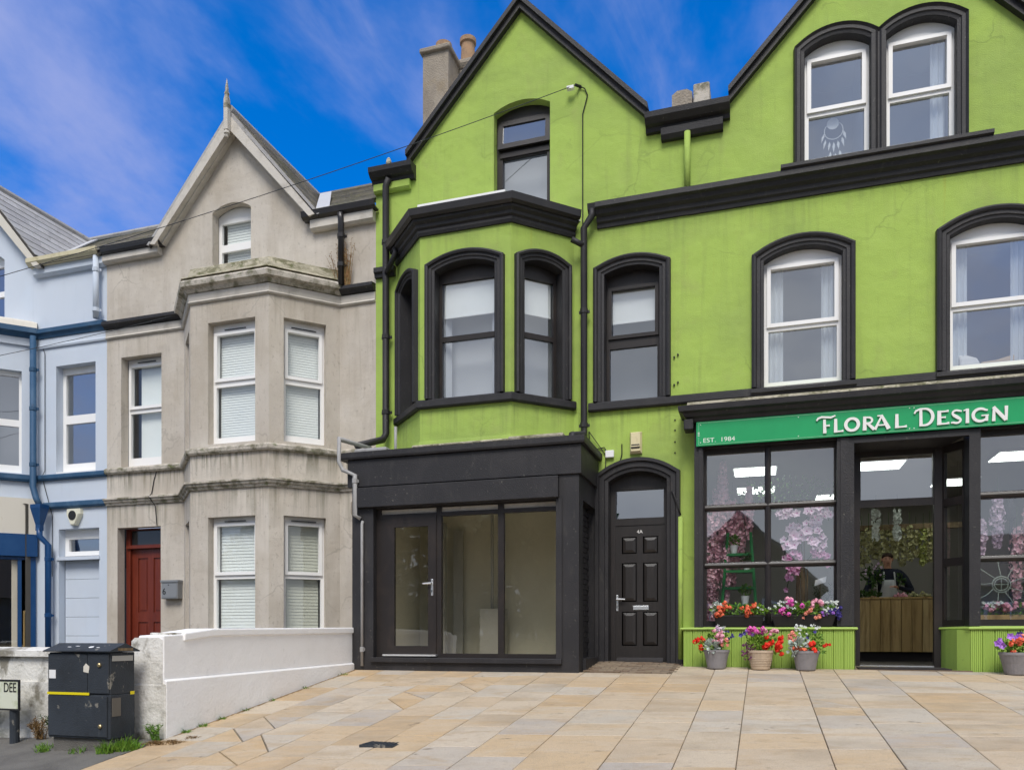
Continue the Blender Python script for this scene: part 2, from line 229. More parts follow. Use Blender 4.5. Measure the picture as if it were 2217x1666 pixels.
WL = {}
def wl(o): return WL.get(o.name, Vector((0, 0, 0)))
def setp(o, parent):
    if parent: o.parent = parent; o.matrix_parent_inverse = Matrix.Translation(-wl(parent))
def props(o, label=None, cat=None, group=None, kind=None):
    for k, v in (('label', label), ('category', cat), ('group', group), ('kind', kind)):
        if v: o[k] = v
    return o
def thing(name, loc, label, cat, group=None):
    o = bpy.data.objects.new(name, None); COL.objects.link(o); o.location = loc; WL[o.name] = Vector(loc); o.empty_display_size = .2
    return props(o, label, cat, group)
class MB:
    def __init__(s): s.v = []; s.f = []
    def add(s, vs, fs):
        k = len(s.v); s.v += [tuple(x) for x in vs]; s.f += [tuple(i+k for i in f) for f in fs]; return s
    def box(s, x0, x1, y0, y1, z0, z1):
        return s.add([(x, y, z) for z in (z0, z1) for y in (y0, y1) for x in (x0, x1)], [(0, 1, 3, 2), (4, 6, 7, 5), (0, 4, 5, 1), (2, 3, 7, 6), (0, 2, 6, 4), (1, 5, 7, 3)])
    def fbox(s, F, a, b, d0, d1, z0, z1):
        return s.add([F.p(x, d, z) for z in (z0, z1) for d in (d0, d1) for x in (a, b)], [(0, 1, 3, 2), (4, 6, 7, 5), (0, 4, 5, 1), (2, 3, 7, 6), (0, 2, 6, 4), (1, 5, 7, 3)])
    def quad(s, a, b, c, d): return s.add([a, b, c, d], [(0, 1, 2, 3)])
    def loft(s, rings, close=True, cap=True):
        n = len(rings[0]); vs = [p for r in rings for p in r]; fs = []
        for i in range(len(rings)-1):
            for j in range(n if close else n-1):
                a, b = i*n+j, i*n+(j+1) % n; fs.append((a, b, b+n, a+n))
        if cap: fs += [tuple(range(n)), tuple(range((len(rings)-1)*n, len(rings)*n))]
        return s.add(vs, fs)
    def prism(s, pts, off):
        off = Vector(off); return s.loft([[Vector(p) for p in pts], [Vector(p)+off for p in pts]])
    def tube(s, path, r, n=8, cap=True):
        P = [Vector(p) for p in path]; rings = []; up = Vector((0, 0, 1)); prev = None
        for i, p in enumerate(P):
            t = (P[min(i+1, len(P)-1)]-P[max(i-1, 0)]).normalized()
            if prev is None:
                a = t.cross(up);  a = a if a.length > .05 else t.cross(Vector((1, 0, 0)))
            else: a = prev-t*prev.dot(t)
            a.normalize(); prev = a; b = t.cross(a); rr = r[i] if isinstance(r, (list, tuple)) else r
            k = 1
            if 0 < i < len(P)-1:
                c = (P[i]-P[i-1]).normalized().dot((P[i+1]-P[i]).normalized()); k = 1/max(.6, math.sqrt(max(.01, (1+c)/2)))
            rings.append([p+(a*math.cos(q*2*math.pi/n)+b*math.sin(q*2*math.pi/n))*rr*(k if k < 1.4 else 1.4) for q in range(n)])
        return s.loft(rings, cap=cap)
    def lathe(s, c, prof, n=20):
        c = Vector(c); return s.loft([[c+Vector((r*math.cos(q*2*math.pi/n), r*math.sin(q*2*math.pi/n), z)) for q in range(n)] for r, z in prof])
    def sweep(s, path, prof):
        """horizontal moulding: path in plan, profile (out, z); outward = right of travel"""
        P = [Vector(p) for p in path]; rings = []
        for i, p in enumerate(P):
            d0 = (P[i]-P[i-1]).normalized() if i else (P[1]-P[0]).normalized(); d1 = (P[i+1]-P[i]).normalized() if i < len(P)-1 else d0
            n0 = Vector((d0.y, -d0.x)); n1 = Vector((d1.y, -d1.x)); m = (n0+n1).normalized(); k = 1/max(.3, m.dot(n0))
            rings.append([(p.x+m.x*o*k, p.y+m.y*o*k, z) for o, z in prof])
        return s.loft(rings)
    def band(s, F, path, prof):
        """moulding laid on a wall face along a path (s,z); profile (offset to the left of travel, proud)"""
        P = [Vector(p) for p in path]; rings = []
        for i, p in enumerate(P):
            d0 = (P[i]-P[i-1]).normalized() if i else (P[1]-P[0]).normalized(); d1 = (P[i+1]-P[i]).normalized() if i < len(P)-1 else d0
            n0 = Vector((-d0.y, d0.x)); n1 = Vector((-d1.y, d1.x)); m = (n0+n1).normalized(); k = 1/max(.3, m.dot(n0))
            rings.append([F.p(p.x+m.x*o*k, d, p.y+m.y*o*k) for o, d in prof])
        return s.loft(rings)
    def panel(s, F, outer, holes, d=0, depth=.1, rim=False):
        pl = [outer]+holes; flat = [q for h in pl for q in h]
        tr = tessellate_polygon([[Vector((a, b, 0)) for a, b in h] for h in pl])
        s.add([F.p(a, d, b) for a, b in flat], tr)
        for h in holes+([outer] if rim else []):
            n = len(h); s.add([F.p(a, d, b) for a, b in h]+[F.p(a, d-depth, b) for a, b in h], [(i, (i+1) % n, (i+1) % n+n, i+n) for i in range(n)])
        return s
    def build(s, name, m, parent=None, label=None, cat=None, group=None, kind=None, smooth=False, bevel=0):
        me = bpy.data.meshes.new(name); me.from_pydata(s.v, [], s.f); b = bmesh.new(); b.from_mesh(me)
        if len(s.f) > 1: bmesh.ops.recalc_face_normals(b, faces=b.faces)
        b.to_mesh(me); b.free()
        for x in (m if isinstance(m, (list, tuple)) else [m]): me.materials.append(MATS[x])
        if smooth:
            me.polygons.foreach_set('use_smooth', [len(p.vertices) < 5 for p in me.polygons])
        o = bpy.data.objects.new(name, me); COL.objects.link(o); setp(o, parent)
        if bevel:
            bv = o.modifiers.new('bevel', 'BEVEL'); bv.width = bevel; bv.segments = 2; bv.limit_method = 'ANGLE'
        return props(o, label, cat, group, kind)
def inst(me, name, parent, loc, rot=(0, 0, 0), scale=1):
    o = bpy.data.objects.new(name, me); COL.objects.link(o); o.location = loc; o.rotation_euler = rot; o.scale = (scale,)*3 if not isinstance(scale, tuple) else scale
    setp(o, parent); return o
def mesh_of(mb, m, smooth=False):
    me = bpy.data.meshes.new('piece'); me.from_pydata(mb.v, [], mb.f); me.materials.append(MATS[m])
    b = bmesh.new(); b.from_mesh(me); bmesh.ops.recalc_face_normals(b, faces=b.faces); b.to_mesh(me); b.free()
    if smooth: me.polygons.foreach_set('use_smooth', [True]*len(me.polygons))
    return me
class Fr:
    def __init__(s, o, u=(1, 0)):
        s.o = Vector((o[0], o[1])); s.u = Vector(u).normalized(); s.n = Vector((s.u.y, -s.u.x))
    def p(s, a, d, z):
        q = s.o+s.u*a+s.n*d; return (q.x, q.y, z)
F0 = Fr((0, 0))
def rect(a, b, z0, z1): return [(a, z0), (b, z0), (b, z1), (a, z1)]
def arc(a, b, zs, zt, n=14):
    c = (b-a)/2; h = zt-zs; r = (c*c+h*h)/(2*h); t = math.asin(c/r)
    return [((a+b)/2+r*math.sin(q), zt-r+r*math.cos(q)) for q in [-t+2*t*i/n for i in range(n+1)]]
def arch(a, b, z0, zs, zt):
    return rect(a, b, z0, zs) if zt <= zs else [(b, z0)]+arc(a, b, zs, zt)[::-1]+[(a, z0)]
def room(P, F, a, b, z0, z1, d0, d1, m='room', name='interior'):
    mb = MB(); q = lambda s_, d, z: F.p(s_, d, z)
    mb.add([q(a, d0, z0), q(b, d0, z0), q(b, d0, z1), q(a, d0, z1), q(a, d1, z0), q(b, d1, z0), q(b, d1, z1), q(a, d1, z1)], [(4, 5, 6, 7), (0, 1, 5, 4), (3, 7, 6, 2), (0, 4, 7, 3), (1, 2, 6, 5)])
    return mb.build(name, m, P)
def text(name, s, size, F, a, z, m, parent, d, align='LEFT', ext=.002, xs=1, **kw):
    c = bpy.data.curves.new(name, 'FONT'); c.body = s; c.size = size; c.extrude = ext; c.align_x = align; c.fill_mode = 'BOTH'
    t = bpy.data.objects.new(name, c); COL.objects.link(t); bpy.context.view_layer.update()
    me = bpy.data.meshes.new_from_object(t.evaluated_get(bpy.context.evaluated_depsgraph_get())); bpy.data.objects.remove(t)
    for v in me.vertices: v.co = Vector(F.p(a+v.co.x*xs, d+v.co.z, z+v.co.y))
    me.materials.clear(); me.materials.append(MATS[m]); o = bpy.data.objects.new(name, me); COL.objects.link(o); setp(o, parent); return props(o, **kw)

def window(P, F, a, b, z0, zs, zt, rows, depth=.14, fm='white_upvc', fw=.055, glassm='glass_house', top=0, vent=False, rm='room', roomd=1.3, bottoms=True, sash=None, name='window'):
    """frame fills the opening; rows = glass z ranges from the top down; the upper light is a raised sash"""
    hs = [rect(a+fw+(.03 if i == 0 and sash is not False else 0), b-fw-(.03 if i == 0 and sash is not False else 0), r0, r1) for i, (r0, r1) in enumerate(rows)]
    mb = MB().panel(F, arch(a, b, z0, zs, zt), hs, -depth, .05)
    fr = mb.build(name, fm, P)
    if sash is not False:
        r0, r1 = rows[0]; h = hs[0]
        k = .05; mb = MB().panel(F, rect(h[0][0]-k, h[1][0]+k, r0-k, r1+k*.9), [rect(h[0][0], h[1][0], r0, r1)], -depth+.028, .028, rim=True)
        mb.build('sash', fm, fr)
    for h in hs:
        MB().quad(*[F.p(x, -depth-.035, z) for x, z in h]).build('pane', glassm, fr)
    if vent:
        m = (a+b)/2; MB().fbox(F, m-.19, m+.19, -depth+.03, -depth+.045, rows[0][1]+.062, rows[0][1]+.076).build('trickle_vent', 'cabinet', fr)
    if roomd: room(P, F, a-.25, b+.25, z0-.2, max(zs, zt)+.2, -depth-.055, -depth-roomd, rm)
    return fr
ARCHI = [(0, -.02), (0, .03), (.035, .035), (.045, .05), (.085, .05), (.1, .075), (.125, .085), (.15, .07), (.155, 0), (.155, -.02)]
def surround(P, F, a, b, z0, zs, zt, m='black', prof=ARCHI, name='window_surround', lining=.15):
    o = MB().band(F, [(a, z0)]+arc(a, b, zs, zt)+[(b, z0)], prof).build(name, m, P)
    if lining:
        pts = [(a, z0)]+arc(a, b, zs, zt)+[(b, z0)]
        mb = MB(); k = .004
        cx, cz = (a+b)/2, (z0+zs)/2
        ins = [(x+(k if x < cx else -k), z-(k if z > z0 else 0)) for x, z in pts]
        n = len(ins); mb.add([F.p(x, .03, z) for x, z in ins]+[F.p(x, -lining, z) for x, z in ins], [(i, i+1, i+1+n, i+n) for i in range(n-1)])
        mb.build('reveal_lining', m, o)
    return o
def blind(F, a, b, z0, z1, d, m='blind', slats=0, name='roller_blind', label='', group=None, parent=None, tilt=.6):
    if slats:
        t = thing(name, F.p((a+b)/2, d, z0), label, 'blind', group)
        mb = MB(); z = z1-.03
        MB().fbox(F, a, b, d-.03, d+.01, z1-.03, z1+.01).build('head_rail', m, t)
        while z > z0:
            mb.add([F.p(a, d-.008, z+.45*slats), F.p(b, d-.008, z+.45*slats), F.p(b, d-.001, z-.54*slats), F.p(a, d-.001, z-.54*slats), ], [(0, 1, 2, 3)]); z -= slats
        mb.build('slats', m, t, kind='stuff'); return t
    mb = MB().fbox(F, a, b, d-.004, d, z0, z1); mb.fbox(F, a, b, d-.012, d+.008, z0-.02, z0)
    return mb.build(name, m, None, label, 'blind', group)

# ground level: forecourt falls to the street, more steeply on the left
def slope(x): return min(.2, max(.045, .139-.01*(x+5.5)))
def gz(x, y): return .065+slope(x)*(max(y, -9.5)+1.1)

# ================================================================== the setting: ground
def sheet(name, m, x0, x1, y0, y1, dz, nx, ny, skip=None):
    mb = MB(); xs = [x0+(x1-x0)*i/nx for i in range(nx+1)]; ys = [y0+(y1-y0)*j/ny for j in range(ny+1)]
    mb.add([(x, y, gz(x, y)+dz) for y in ys for x in xs], [(j*(nx+1)+i, j*(nx+1)+i+1, (j+1)*(nx+1)+i+1, (j+1)*(nx+1)+i) for j in range(ny) for i in range(nx)])
    return mb.build(name, m, kind='structure', smooth=True)
MB().quad((-900, -900, -2.6), (900, -900, -2.6), (900, 900, -2.6), (-900, 900, -2.6)).build('ground', 'grassy', kind='structure')
sheet('road', 'road', -40, 40, -22, -9.0, -.09, 60, 8)
sheet('footpath', 'asphalt', -30, -5.49, -9.0, -4.6, -.004, 30, 12)
sheet('front_garden', 'soil', -30, -5.7, -4.62, .3, .03, 30, 6)
fore = sheet('forecourt', 'joint', -5.49, 9, -9.0, .25, -.016, 40, 30)
JX = [-5.47, -5.0, -4.52, -4.02, -3.56, -3.10, -2.66, -2.18, -1.68, -1.075, -.575, -.165, .445, .85, 1.36, 2.01, 2.46, 3.0, 3.5, 4.1, 4.65, 5.2, 5.65]
rs = random.Random(5)
def slab(pts, name='slab'):
    n = len(pts); mb = MB(); b = .004
    cx = sum(p[0] for p in pts)/n; cy = sum(p[1] for p in pts)/n; dz = rs.uniform(-.002, .002)
    ins = [(p[0]+(cx-p[0])*.012, p[1]+(cy-p[1])*.012) for p in pts]
    mb.loft([[(x-cx, y-cy, gz(x, y)-.05-gz(cx, cy)) for x, y in pts], [(x-cx, y-cy, gz(x, y)+dz-b-gz(cx, cy)) for x, y in pts], [(x-cx, y-cy, gz(x, y)+dz-gz(cx, cy)) for x, y in ins]])
    inst(mesh_of(mb, 'slab'), name, fore, (cx, cy, gz(cx, cy)))
for i in range(len(JX)-1):
    a, b = JX[i]+.003, JX[i+1]-.003
    top = -1.11 if b < -2.2 else (-1.05 if b < -1.0 else (-.34 if not (a > 1.0 and b < 2.5) else -.36))
    y = top-(rs.uniform(.25, .6)); y1 = top
    while y1 > -8.9:
        y0 = max(y, -8.95); p = [(a, y0+.0035), (b, y0+.0035), (b, y1-.0035), (a, y1-.0035)]
        if (i, round(-y1)) in ((1, 4), (3, 3), (4, 2), (12, 3), (2, 5)) and y1-y0 > .4:
            e = .004; slab([(a, y0+.004), (b-.01, y0+.004), (a, y1-.014)]); slab([(b, y0+.014), (b, y1-.004), (a+.01, y1-.004)])
        else: slab(p)
        y1 = y0; y = y0-rs.choice((.42, .5, .55, .6, .66, .75))
# brick setts on the step in front of the black door
st = mesh_of(MB().box(-.097, .097, -.046, .046, -.05, 0), 'sett')
for j in range(10):
    for i in range(7):
        x = -2.13+i*.2+(.1 if j % 2 else 0); y = -.04-j*.1
        if -2.2 < x < -1.1: inst(st, 'brick', fore, (x, y-.02, gz(x, y)+rs.uniform(-.004, .004)), (math.atan(slope(x)), 0, 0))
# drain cover
t = thing('drain_cover', (-3.08, -4.95, gz(-3.08, -4.95)), 'small dark metal drain cover set into the stone paving', 'drain cover')
mb = MB()
gx, gy = -3.08, -4.95; gs = math.atan(slope(gx))
MB().box(gx-.155, gx+.155, gy-.11, gy+.11, gz(gx, gy)-.02, gz(gx, gy)+.006).build('frame', 'cabinet', t)
for k in range(7): MB().box(gx-.14+k*.04, gx-.115+k*.04, gy-.09, gy+.09, gz(gx, gy)+.006, gz(gx, gy)+.012).build('bar', 'cabinet', t)
for o in t.children: o.rotation_euler = (0, 0, 0)

# ================================================================== garden walls
t = thing('garden_wall', (-5.65, -3, gz(-5.5, -3)), 'white painted rendered boundary wall sloping beside the stone forecourt', 'wall')
FX = Fr((-5.5, 0), (0, 1))   # face looking to +x, s = y
def wtop(y): return .59 if y < -4.5 else .59+(.637-.59)*min(1, (y+4.5)/.44) if y < -4.06 else .637+(y+4.06)*.0124
ys = [-4.77, -4.5, -4.06, -3, -2, -1.02]
pts = [(y, gz(-5.5, y)-.2) for y in ys]+[(y, wtop(y)-.03 if y > -4.7 else .545) for y in ys[::-1]]
mb = MB(); mb.loft([[(-5.50, y, z) for y, z in pts], [(-5.80, y, z) for y, z in pts]]); mb.build('wall', 'white_wall', t, bevel=.012)
led = lambda y: .124+(y+4.8)*.011
pts = [(y, gz(-5.5, y)-.2) for y in ys]+[(y, led(y)) for y in ys[::-1]]
mb = MB(); mb.loft([[(-5.468, y, z-(.02 if i >= len(ys) else 0)) for i, (y, z) in enumerate(pts)], [(-5.497, y, z) for y, z in pts]]); mb.build('plinth', 'white_wall', t, bevel=.006)
pts = [(y, wtop(y)-.10) for y in ys[1:]]+[(y, wtop(y)-.018) for y in ys[:0:-1]]
mb = MB(); mb.loft([[(-5.478, y, z) for y, z in pts], [(-5.50-.32, y, z) for y, z in pts]]); mb.build('coping', 'white_wall', t, bevel=.015)
t = thing('gate_pillar', (-5.7, -4.8, gz(-5.7, -4.8)), 'dirty unpainted white rendered pillar at the street end of wall', 'pillar')
MB().box(-5.88, -5.47, -4.78, -4.40, -.75, .08).build('base', 'dirty_white', t, bevel=.015)
mb = MB(); mb.prism([(-5.88, -4.775, .08), (-5.51, -4.775, .08), (-5.51, -4.775, .505), (-5.55, -4.775, .525), (-5.84, -4.775, .525), (-5.88, -4.775, .49)], (0, .38, 0)); mb.build('shaft', 'dirty_white', t)
MB().box(-5.80, -5.52, -4.62, -4.42, .52, .575).build('cap', 'dirty_white', t, bevel=.008)
t = thing('garden_wall', (-8, -4.7, gz(-8, -4.7)), 'weathered peeling white street wall behind the utility cabinet', 'wall')
mb = MB(); mb.box(-14, -5.885, -4.74, -4.50, -1.6, .07); mb.build('base', 'dirty_white', t)
MB().box(-14, -5.885, -4.72, -4.52, .07, .33).build('wall', 'dirty_white', t)
mb = MB(); mb.prism([(-14, -4.77, .33), (-14, -4.47, .33), (-14, -4.47, .39), (-14, -4.62, .425), (-14, -4.77, .39)], (8.11, 0, 0)); mb.build('coping', 'dirty_white', t)

# ================================================================== blue house (left edge)
BX = -10.92
blue = thing('terraced_house', (-13.5, 0, 0), 'pale blue painted terraced house with dark blue trim at left edge', 'house', 'terraced houses')
wl_ = MB().panel(F0, [(-16.8, -.6), (BX, -.6), (BX, 7.2), (-12.29, 7.2), (-13.85, 9.0), (-15.41, 7.2), (-16.8, 7.2)],
    [rect(-12.06, -11.17, 3.42, 5.36), rect(-12.0, -11.09, .2, 2.44), arch(-14.25, -13.28, 6.3, 7.45, 7.62), rect(-15.2, -12.62, -.1, 5.6)], 0, .15).build('wall', 'blue', blue)
window(blue, F0, -12.06, -11.17, 3.42, 5.36, 5.36, [(4.5, 5.24), (3.63, 4.35)], .15, fw=.07, sash=False)
MB().fbox(F0, -12.06, -11.17, -.14, .005, 3.425, 3.46).build('window_sill', 'white_upvc', blue)
window(blue, F0, -14.25, -13.28, 6.3, 7.45, 7.62, [(6.95, 7.4), (6.42, 6.85)], .15, fw=.08, sash=False)
# blocked door with fanlight
mb = MB(); z = .2
while z < 1.85: mb.fbox(F0, -11.985, -11.095, -.17, -.13, z+.003, min(z+.335, 1.88)); z += .338
mb.build('boarded_door', 'blue', blue)
d_ = window(blue, F0, -12.0, -11.09, 1.97, 2.44, 2.44, [(2.05, 2.27)], .14, fw=.09, sash=False, rm='room_dark', roomd=.5)
MB().fbox(F0, -12.04, -11.07, -.13, .02, 1.885, 1.945).build('window_sill', 'blue', blue)
for z0, z1, o, a in ((3.32, 3.42, .07, -12.5), (2.81, 2.92, .07, -12.3)):
    MB().sweep([(a, 0), (BX, 0)], [(0, z0), (o-.02, z0), (o, z0+.03), (o, z1-.02), (o-.01, z1), (0, z1)]).build('string_course', 'blue_trim', blue)
MB().sweep([(-12.7, 0), (BX, 0)], [(0, 5.87), (.05, 5.87), (.07, 5.93), (.11, 5.95), (.11, 6.02), (0, 6.04)]).build('cornice', 'blue_trim', blue)
MB().sweep([(-12.7, 0), (BX, 0)], [(0, 5.70), (.03, 5.70), (.04, 5.73), (.03, 5.76), (.03, 5.868), (0, 5.868)]).build('cornice_bed', 'blue', blue)
# canted bay with shopfront
bp = [(-15.25, 0), (-14.48, -.77), (-13.27, -.77), (-12.50, 0)]
L = .77*math.sqrt(2); bf = [Fr(bp[0], (1, -1)), Fr(bp[1], (1, 0)), Fr(bp[2], (1, 1))]; Ls = [L, 1.21, L]
for F, l in zip(bf, Ls):
    MB().panel(F, rect(0, l, 2.95, 5.75), [rect(.24, l-.24, 3.45, 5.28)], 0, .12).build('bay_wall', 'blue', blue)
    window(blue, F, .24, l-.24, 3.45, 5.28, 5.28, [(4.42, 5.2), (3.6, 4.3)], .11, fw=.05, sash=False, roomd=.5)
    MB().panel(F, rect(0, l, -.6, 2.95), [rect(.12, l-.14, .1, 1.93)], 0, .1).build('shopfront_wall', 'blue', blue)
    MB().fbox(F, -.02, l+.02, .02, .06, 2.36, 3.0).build('fascia', 'cream', blue)
    MB().fbox(F, -.03, l+.01, .02, .09, 1.96, 2.357).build('shopfront_beam', 'blue_gloss', blue)
    sf = MB().panel(F, rect(.0, l-.02, .0, 1.955), [rect(.16, l-.3, .1, 1.9), rect(l-.24, l-.14, .1, 1.9)], .03, .09, rim=True).build('shopfront_frame', 'blue_gloss', blue)
    MB().quad(F.p(.16, -.04, .1), F.p(l-.3, -.04, .1), F.p(l-.3, -.04, 1.9), F.p(.16, -.04, 1.9)).build('pane', 'glass_dark', sf)
    MB().fbox(F, l-.40, l-.31, -.07, -.045, .1, 1.9).build('door_post', 'cream', sf)
MB().sweep(bp, [(0, 5.87), (.06, 5.87), (.1, 5.93), (.16, 5.95), (.16, 6.04), (0, 6.06)]).build('bay_cornice', 'blue_trim', blue)
MB().sweep(bp, [(0, 5.74), (.04, 5.74), (.05, 5.868), (0, 5.868)]).build('bay_cornice_bed', 'blue', blue)
MB().sweep(bp, [(-.45, 6.06), (.1, 6.06), (.06, 6.16), (-.1, 6.24), (-.45, 6.26)]).build('bay_roof', 'cream', blue)
MB().sweep(bp, [(0, 3.30), (.06, 3.30), (.08, 3.34), (.08, 3.42), (0, 3.43)]).build('bay_sill', 'blue_trim', blue)
room(blue, F0, -15.1, -12.55, 0, 2.9, .2, -2.2, 'room_dark')
# shelves and a small table inside the blue shop
t = thing('shelf_unit', (-13.0, .9, .1), 'dim wall shelf unit inside the blue shop window', 'shelf')
for z in (.5, .95, 1.4): MB().box(-13.3, -12.62, .7, .95, z, z+.03).build('shelf', 'counter_wood', t)
for x in (-13.3, -12.65): MB().box(x-.02, x+.02, .72, .93, .02, 1.9).build('upright', 'room_dark', t)
MB().box(-13.35, -12.6, .96, 1.0, .02, 1.95).build('back_board', 'room_dark', t)
t = thing('side_table', (-12.72, .25, .05), 'narrow wooden table standing in the blue shop window', 'table')
MB().box(-12.95, -12.58, .1, .4, .95, 1.0).build('table_top', 'counter_wood', t)
for x in (-12.93, -12.62):
    for y in (.12, .37): MB().box(x-.02, x+.02, y-.02, y+.02, .0, .95).build('leg', 'counter_wood', t)
# roof
def roofplane(P, p0, p1, p2, p3, m='roof_deck', name='roof_deck'): return MB().prism([p0, p1, p2, p3], (0, 0, -.06)).build(name, m, P)
SL = {}
def slates(P, a, b, rows, row0, row1, m, wd=.26, lift=.02, bond=True):
    """a->b: line of the eave row... rows of slates between polyline row0(f) -> (start,end) points, f=0 ridge..1 eave"""
    pass
def slate_rows(P, fn, n, m, wd, nrm, name='slate', rf=None):
    """fn(f) -> (start, end) 3D points of the course at down-slope fraction f"""
    for r in range(n):
        s0, e0 = [Vector(q) for q in fn(r/n)]; s1, e1 = [Vector(q) for q in fn((r+1)/n)]
        ln = (e1-s1).length; k = max(1, round(ln/wd)); off = .5 if r % 2 else 0
        for i in range(-1, k+1):
            t0, t1 = (i+off)/k, (i+1+off)/k
            t0, t1 = max(0, t0), min(1, t1)
            if t1-t0 < .08/max(ln, .1): continue
            g = .002/max(ln, .1)
            A = s0.lerp(e0, t0+g); B = s0.lerp(e0, t1-g); C = s1.lerp(e1, t1-g); D = s1.lerp(e1, t0+g)
            ov = (D-A)*.06; nn = Vector(nrm)
            c = (A+B+C+D)/4
            mb = MB(); lo = [A+nn*.004, B+nn*.004, C+nn*.014+ov, D+nn*.014+ov]
            mb.loft([[q-c for q in lo], [q-c+nn*.010 for q in lo]])
            inst(mesh_of(mb, m), name, P, c)
def gable_roof(P, xa, za, half, zf, yf, yb, m, wd, m2, both=False, n=11):
    roofplane(P, (xa, yf, za), (xa, yb, za), (xa+half, -.1, zf), (xa+half, yf, zf))
    roofplane(P, (xa, yf, za), (xa, yb, za), (xa-half, -.1, zf), (xa-half, yf, zf))
    nn = Vector((za-zf, 0, half)).normalized()
    fn = lambda f: ((xa+half*f, yf, za+(zf-za)*f), (xa+half*f, yb*(1-f)+(-.1)*f, za+(zf-za)*f))
    slate_rows(P, fn, n, m, wd, nn)
    MB().tube([(xa, yf-.02, za+.02), (xa, yb, za+.02)], .07, 8).build('ridge_tile', m2, P)
gable_roof(blue, -13.85, 9.02, 1.62, 7.15, -.16, 2.5, 'slate', .42, 'slate', n=10)
MB().prism([(-12.3, .03, 7.32), (BX, .03, 7.32), (BX, 4, 10), (-13.85, 4, 10), (-13.85, 2.5, 8.99)], (0, 0, -.06)).build('roof_deck', 'roof_deck', blue)
roofplane(blue, (-12.35, -.15, 7.2), (BX, -.15, 7.2), (BX, .03, 7.32), (-12.35, .03, 7.32))
fnm = lambda x0, x1: (lambda f: ((x0, 4-4.15*f, 10-2.8*f), (x1, 4-4.15*f, 10-2.8*f)))
slate_rows(blue, lambda f: ((-12.4-1.4*(1-max(0, (f-.35)/.65)) if f > .3 else -13.8, 4-4.15*f, 10-2.8*f), (BX, 4-4.15*f, 10-2.8*f)), 12, 'mossy_slate', .4, Vector((0, -.56, .83)))
MB().tube([(-17, 4, 10.02), (BX, 4, 10.02)], .07).build('ridge_tile', 'slate', blue)
mb = MB(); mb.prism([(-12.26, -.10, 7.20), (-12.05, -.10, 7.2), (-13.65, 2.5, 9.05), (-13.85, 2.5, 9.05)], (0, 0, .03)); mb.build('valley_flashing', 'lead', blue)
def barge(P, xa, za, half, zf, y0, y1, wd, m, name='barge_board', sides=(-1, 1)):
    for s_ in sides:
        L_ = math.hypot(half, za-zf); ux, uz = s_*half/L_, (zf-za)/L_; nx, nz = -uz*s_*-1, ux*s_
        nx, nz = -abs(uz)*s_*1, -abs(ux)
        mb = MB(); mb.prism([(xa, y0, za), (xa+s_*half, y0, zf), (xa+s_*half+nx*wd*.9, y0, zf+nz*wd*.2), (xa, y0, za-wd/abs(ux))], (0, y1-y0, 0)); mb.build(name, m, P)
barge(blue, -13.85, 8.96, 1.6, 7.12, -.19, -.10, .16, 'cream')
MB().sweep([(-12.55, 0), (BX-.06, 0)], [(.0, 7.14), (.14, 7.14), (.2, 7.2), (.2, 7.27), (.16, 7.27), (.14, 7.2), (.0, 7.2)]).build('gutter', 'yellow_gutter', blue)
MB().sweep([(-12.5, 0), (BX, 0)], [(0, 6.98), (.05, 6.98), (.09, 7.02), (.09, 7.138), (0, 7.138)]).build('eaves_course', 'blue', blue)
def downpipe(P, pts, r=.045, m='black', brackets=(), name='downpipe'):
    o = MB().tube(pts, r, 10).build(name, m, P, smooth=True)
    for z in brackets:
        for i in range(len(pts)-1):
            a, b = Vector(pts[i]), Vector(pts[i+1])
            if min(a.z, b.z) <= z <= max(a.z, b.z):
                q = a.lerp(b, (z-a.z)/(b.z-a.z)); mb = MB().lathe(q-Vector((0, 0, .035)), [(r+.004, 0), (r+.011, .004), (r+.011, .066), (r+.004, .07)], 10); mb.box(q.x-r*1.7, q.x+r*1.7, q.y+r*.5, q.y+r*.5+.02, z-.02, z+.02); mb.build('bracket', m, o); break
    return o
downpipe(blue, [(-11.05, -.11, 7.14), (-11.05, -.11, 6.06)], .05, 'blue', (6.9, 6.2))
downpipe(blue, [(-12.45, -.13, 5.9), (-12.45, -.13, 3.2), (-12.30, -.2, 2.98), (-12.22, -.2, 2.85)], .052, 'blue_trim', (5.3, 4.6, 3.6))
mb = MB().loft([[(-12.22+a*k, -.2+b*k, z) for a, b in ((-.1, -.08), (.1, -.08), (.1, .08), (-.1, .08))] for k, z in ((1.15, 2.86), (1.15, 2.80), (.5, 2.5), (.5, 2.4))]); mb.build('hopper', 'blue_gloss', blue)
downpipe(blue, [(-12.22, -.2, 2.45), (-12.22, -.2, 2.3), (-12.1, -.13, 2.15), (-12.1, -.13, -.2)], .05, 'blue_gloss', (1.9, .9))
t = thing('alarm_box', (-11.6, -.05, 2.49), 'cream bell alarm box on the pale blue wall above the fanlight', 'alarm box')
mb = MB(); sh = [(-.15, .29), (.15, .29), (.16, .2), (.05, .0), (-.05, .0), (-.16, .2)]
mb.loft([[(-11.6+x, 0, 2.49+z) for x, z in sh], [(-11.6+x*.98, -.06, 2.49+z) for x, z in sh], [(-11.6+x*.8, -.09, 2.505+z*.9) for x, z in sh]]); mb.build('case', 'alarm_white', t)
mb = MB().lathe((0, 0, 0), [(.062, 0), (.085, 0), (.085, .004), (.062, .004)], 24); mb.v = [(-11.6+x, -.091-z, 2.66+y) for x, y, z in mb.v]; mb.build('emblem', 'print_black', t)
text('emblem_text', 'psr', .05, F0, -11.6, 2.65, 'print_black', t, .092, 'CENTER')
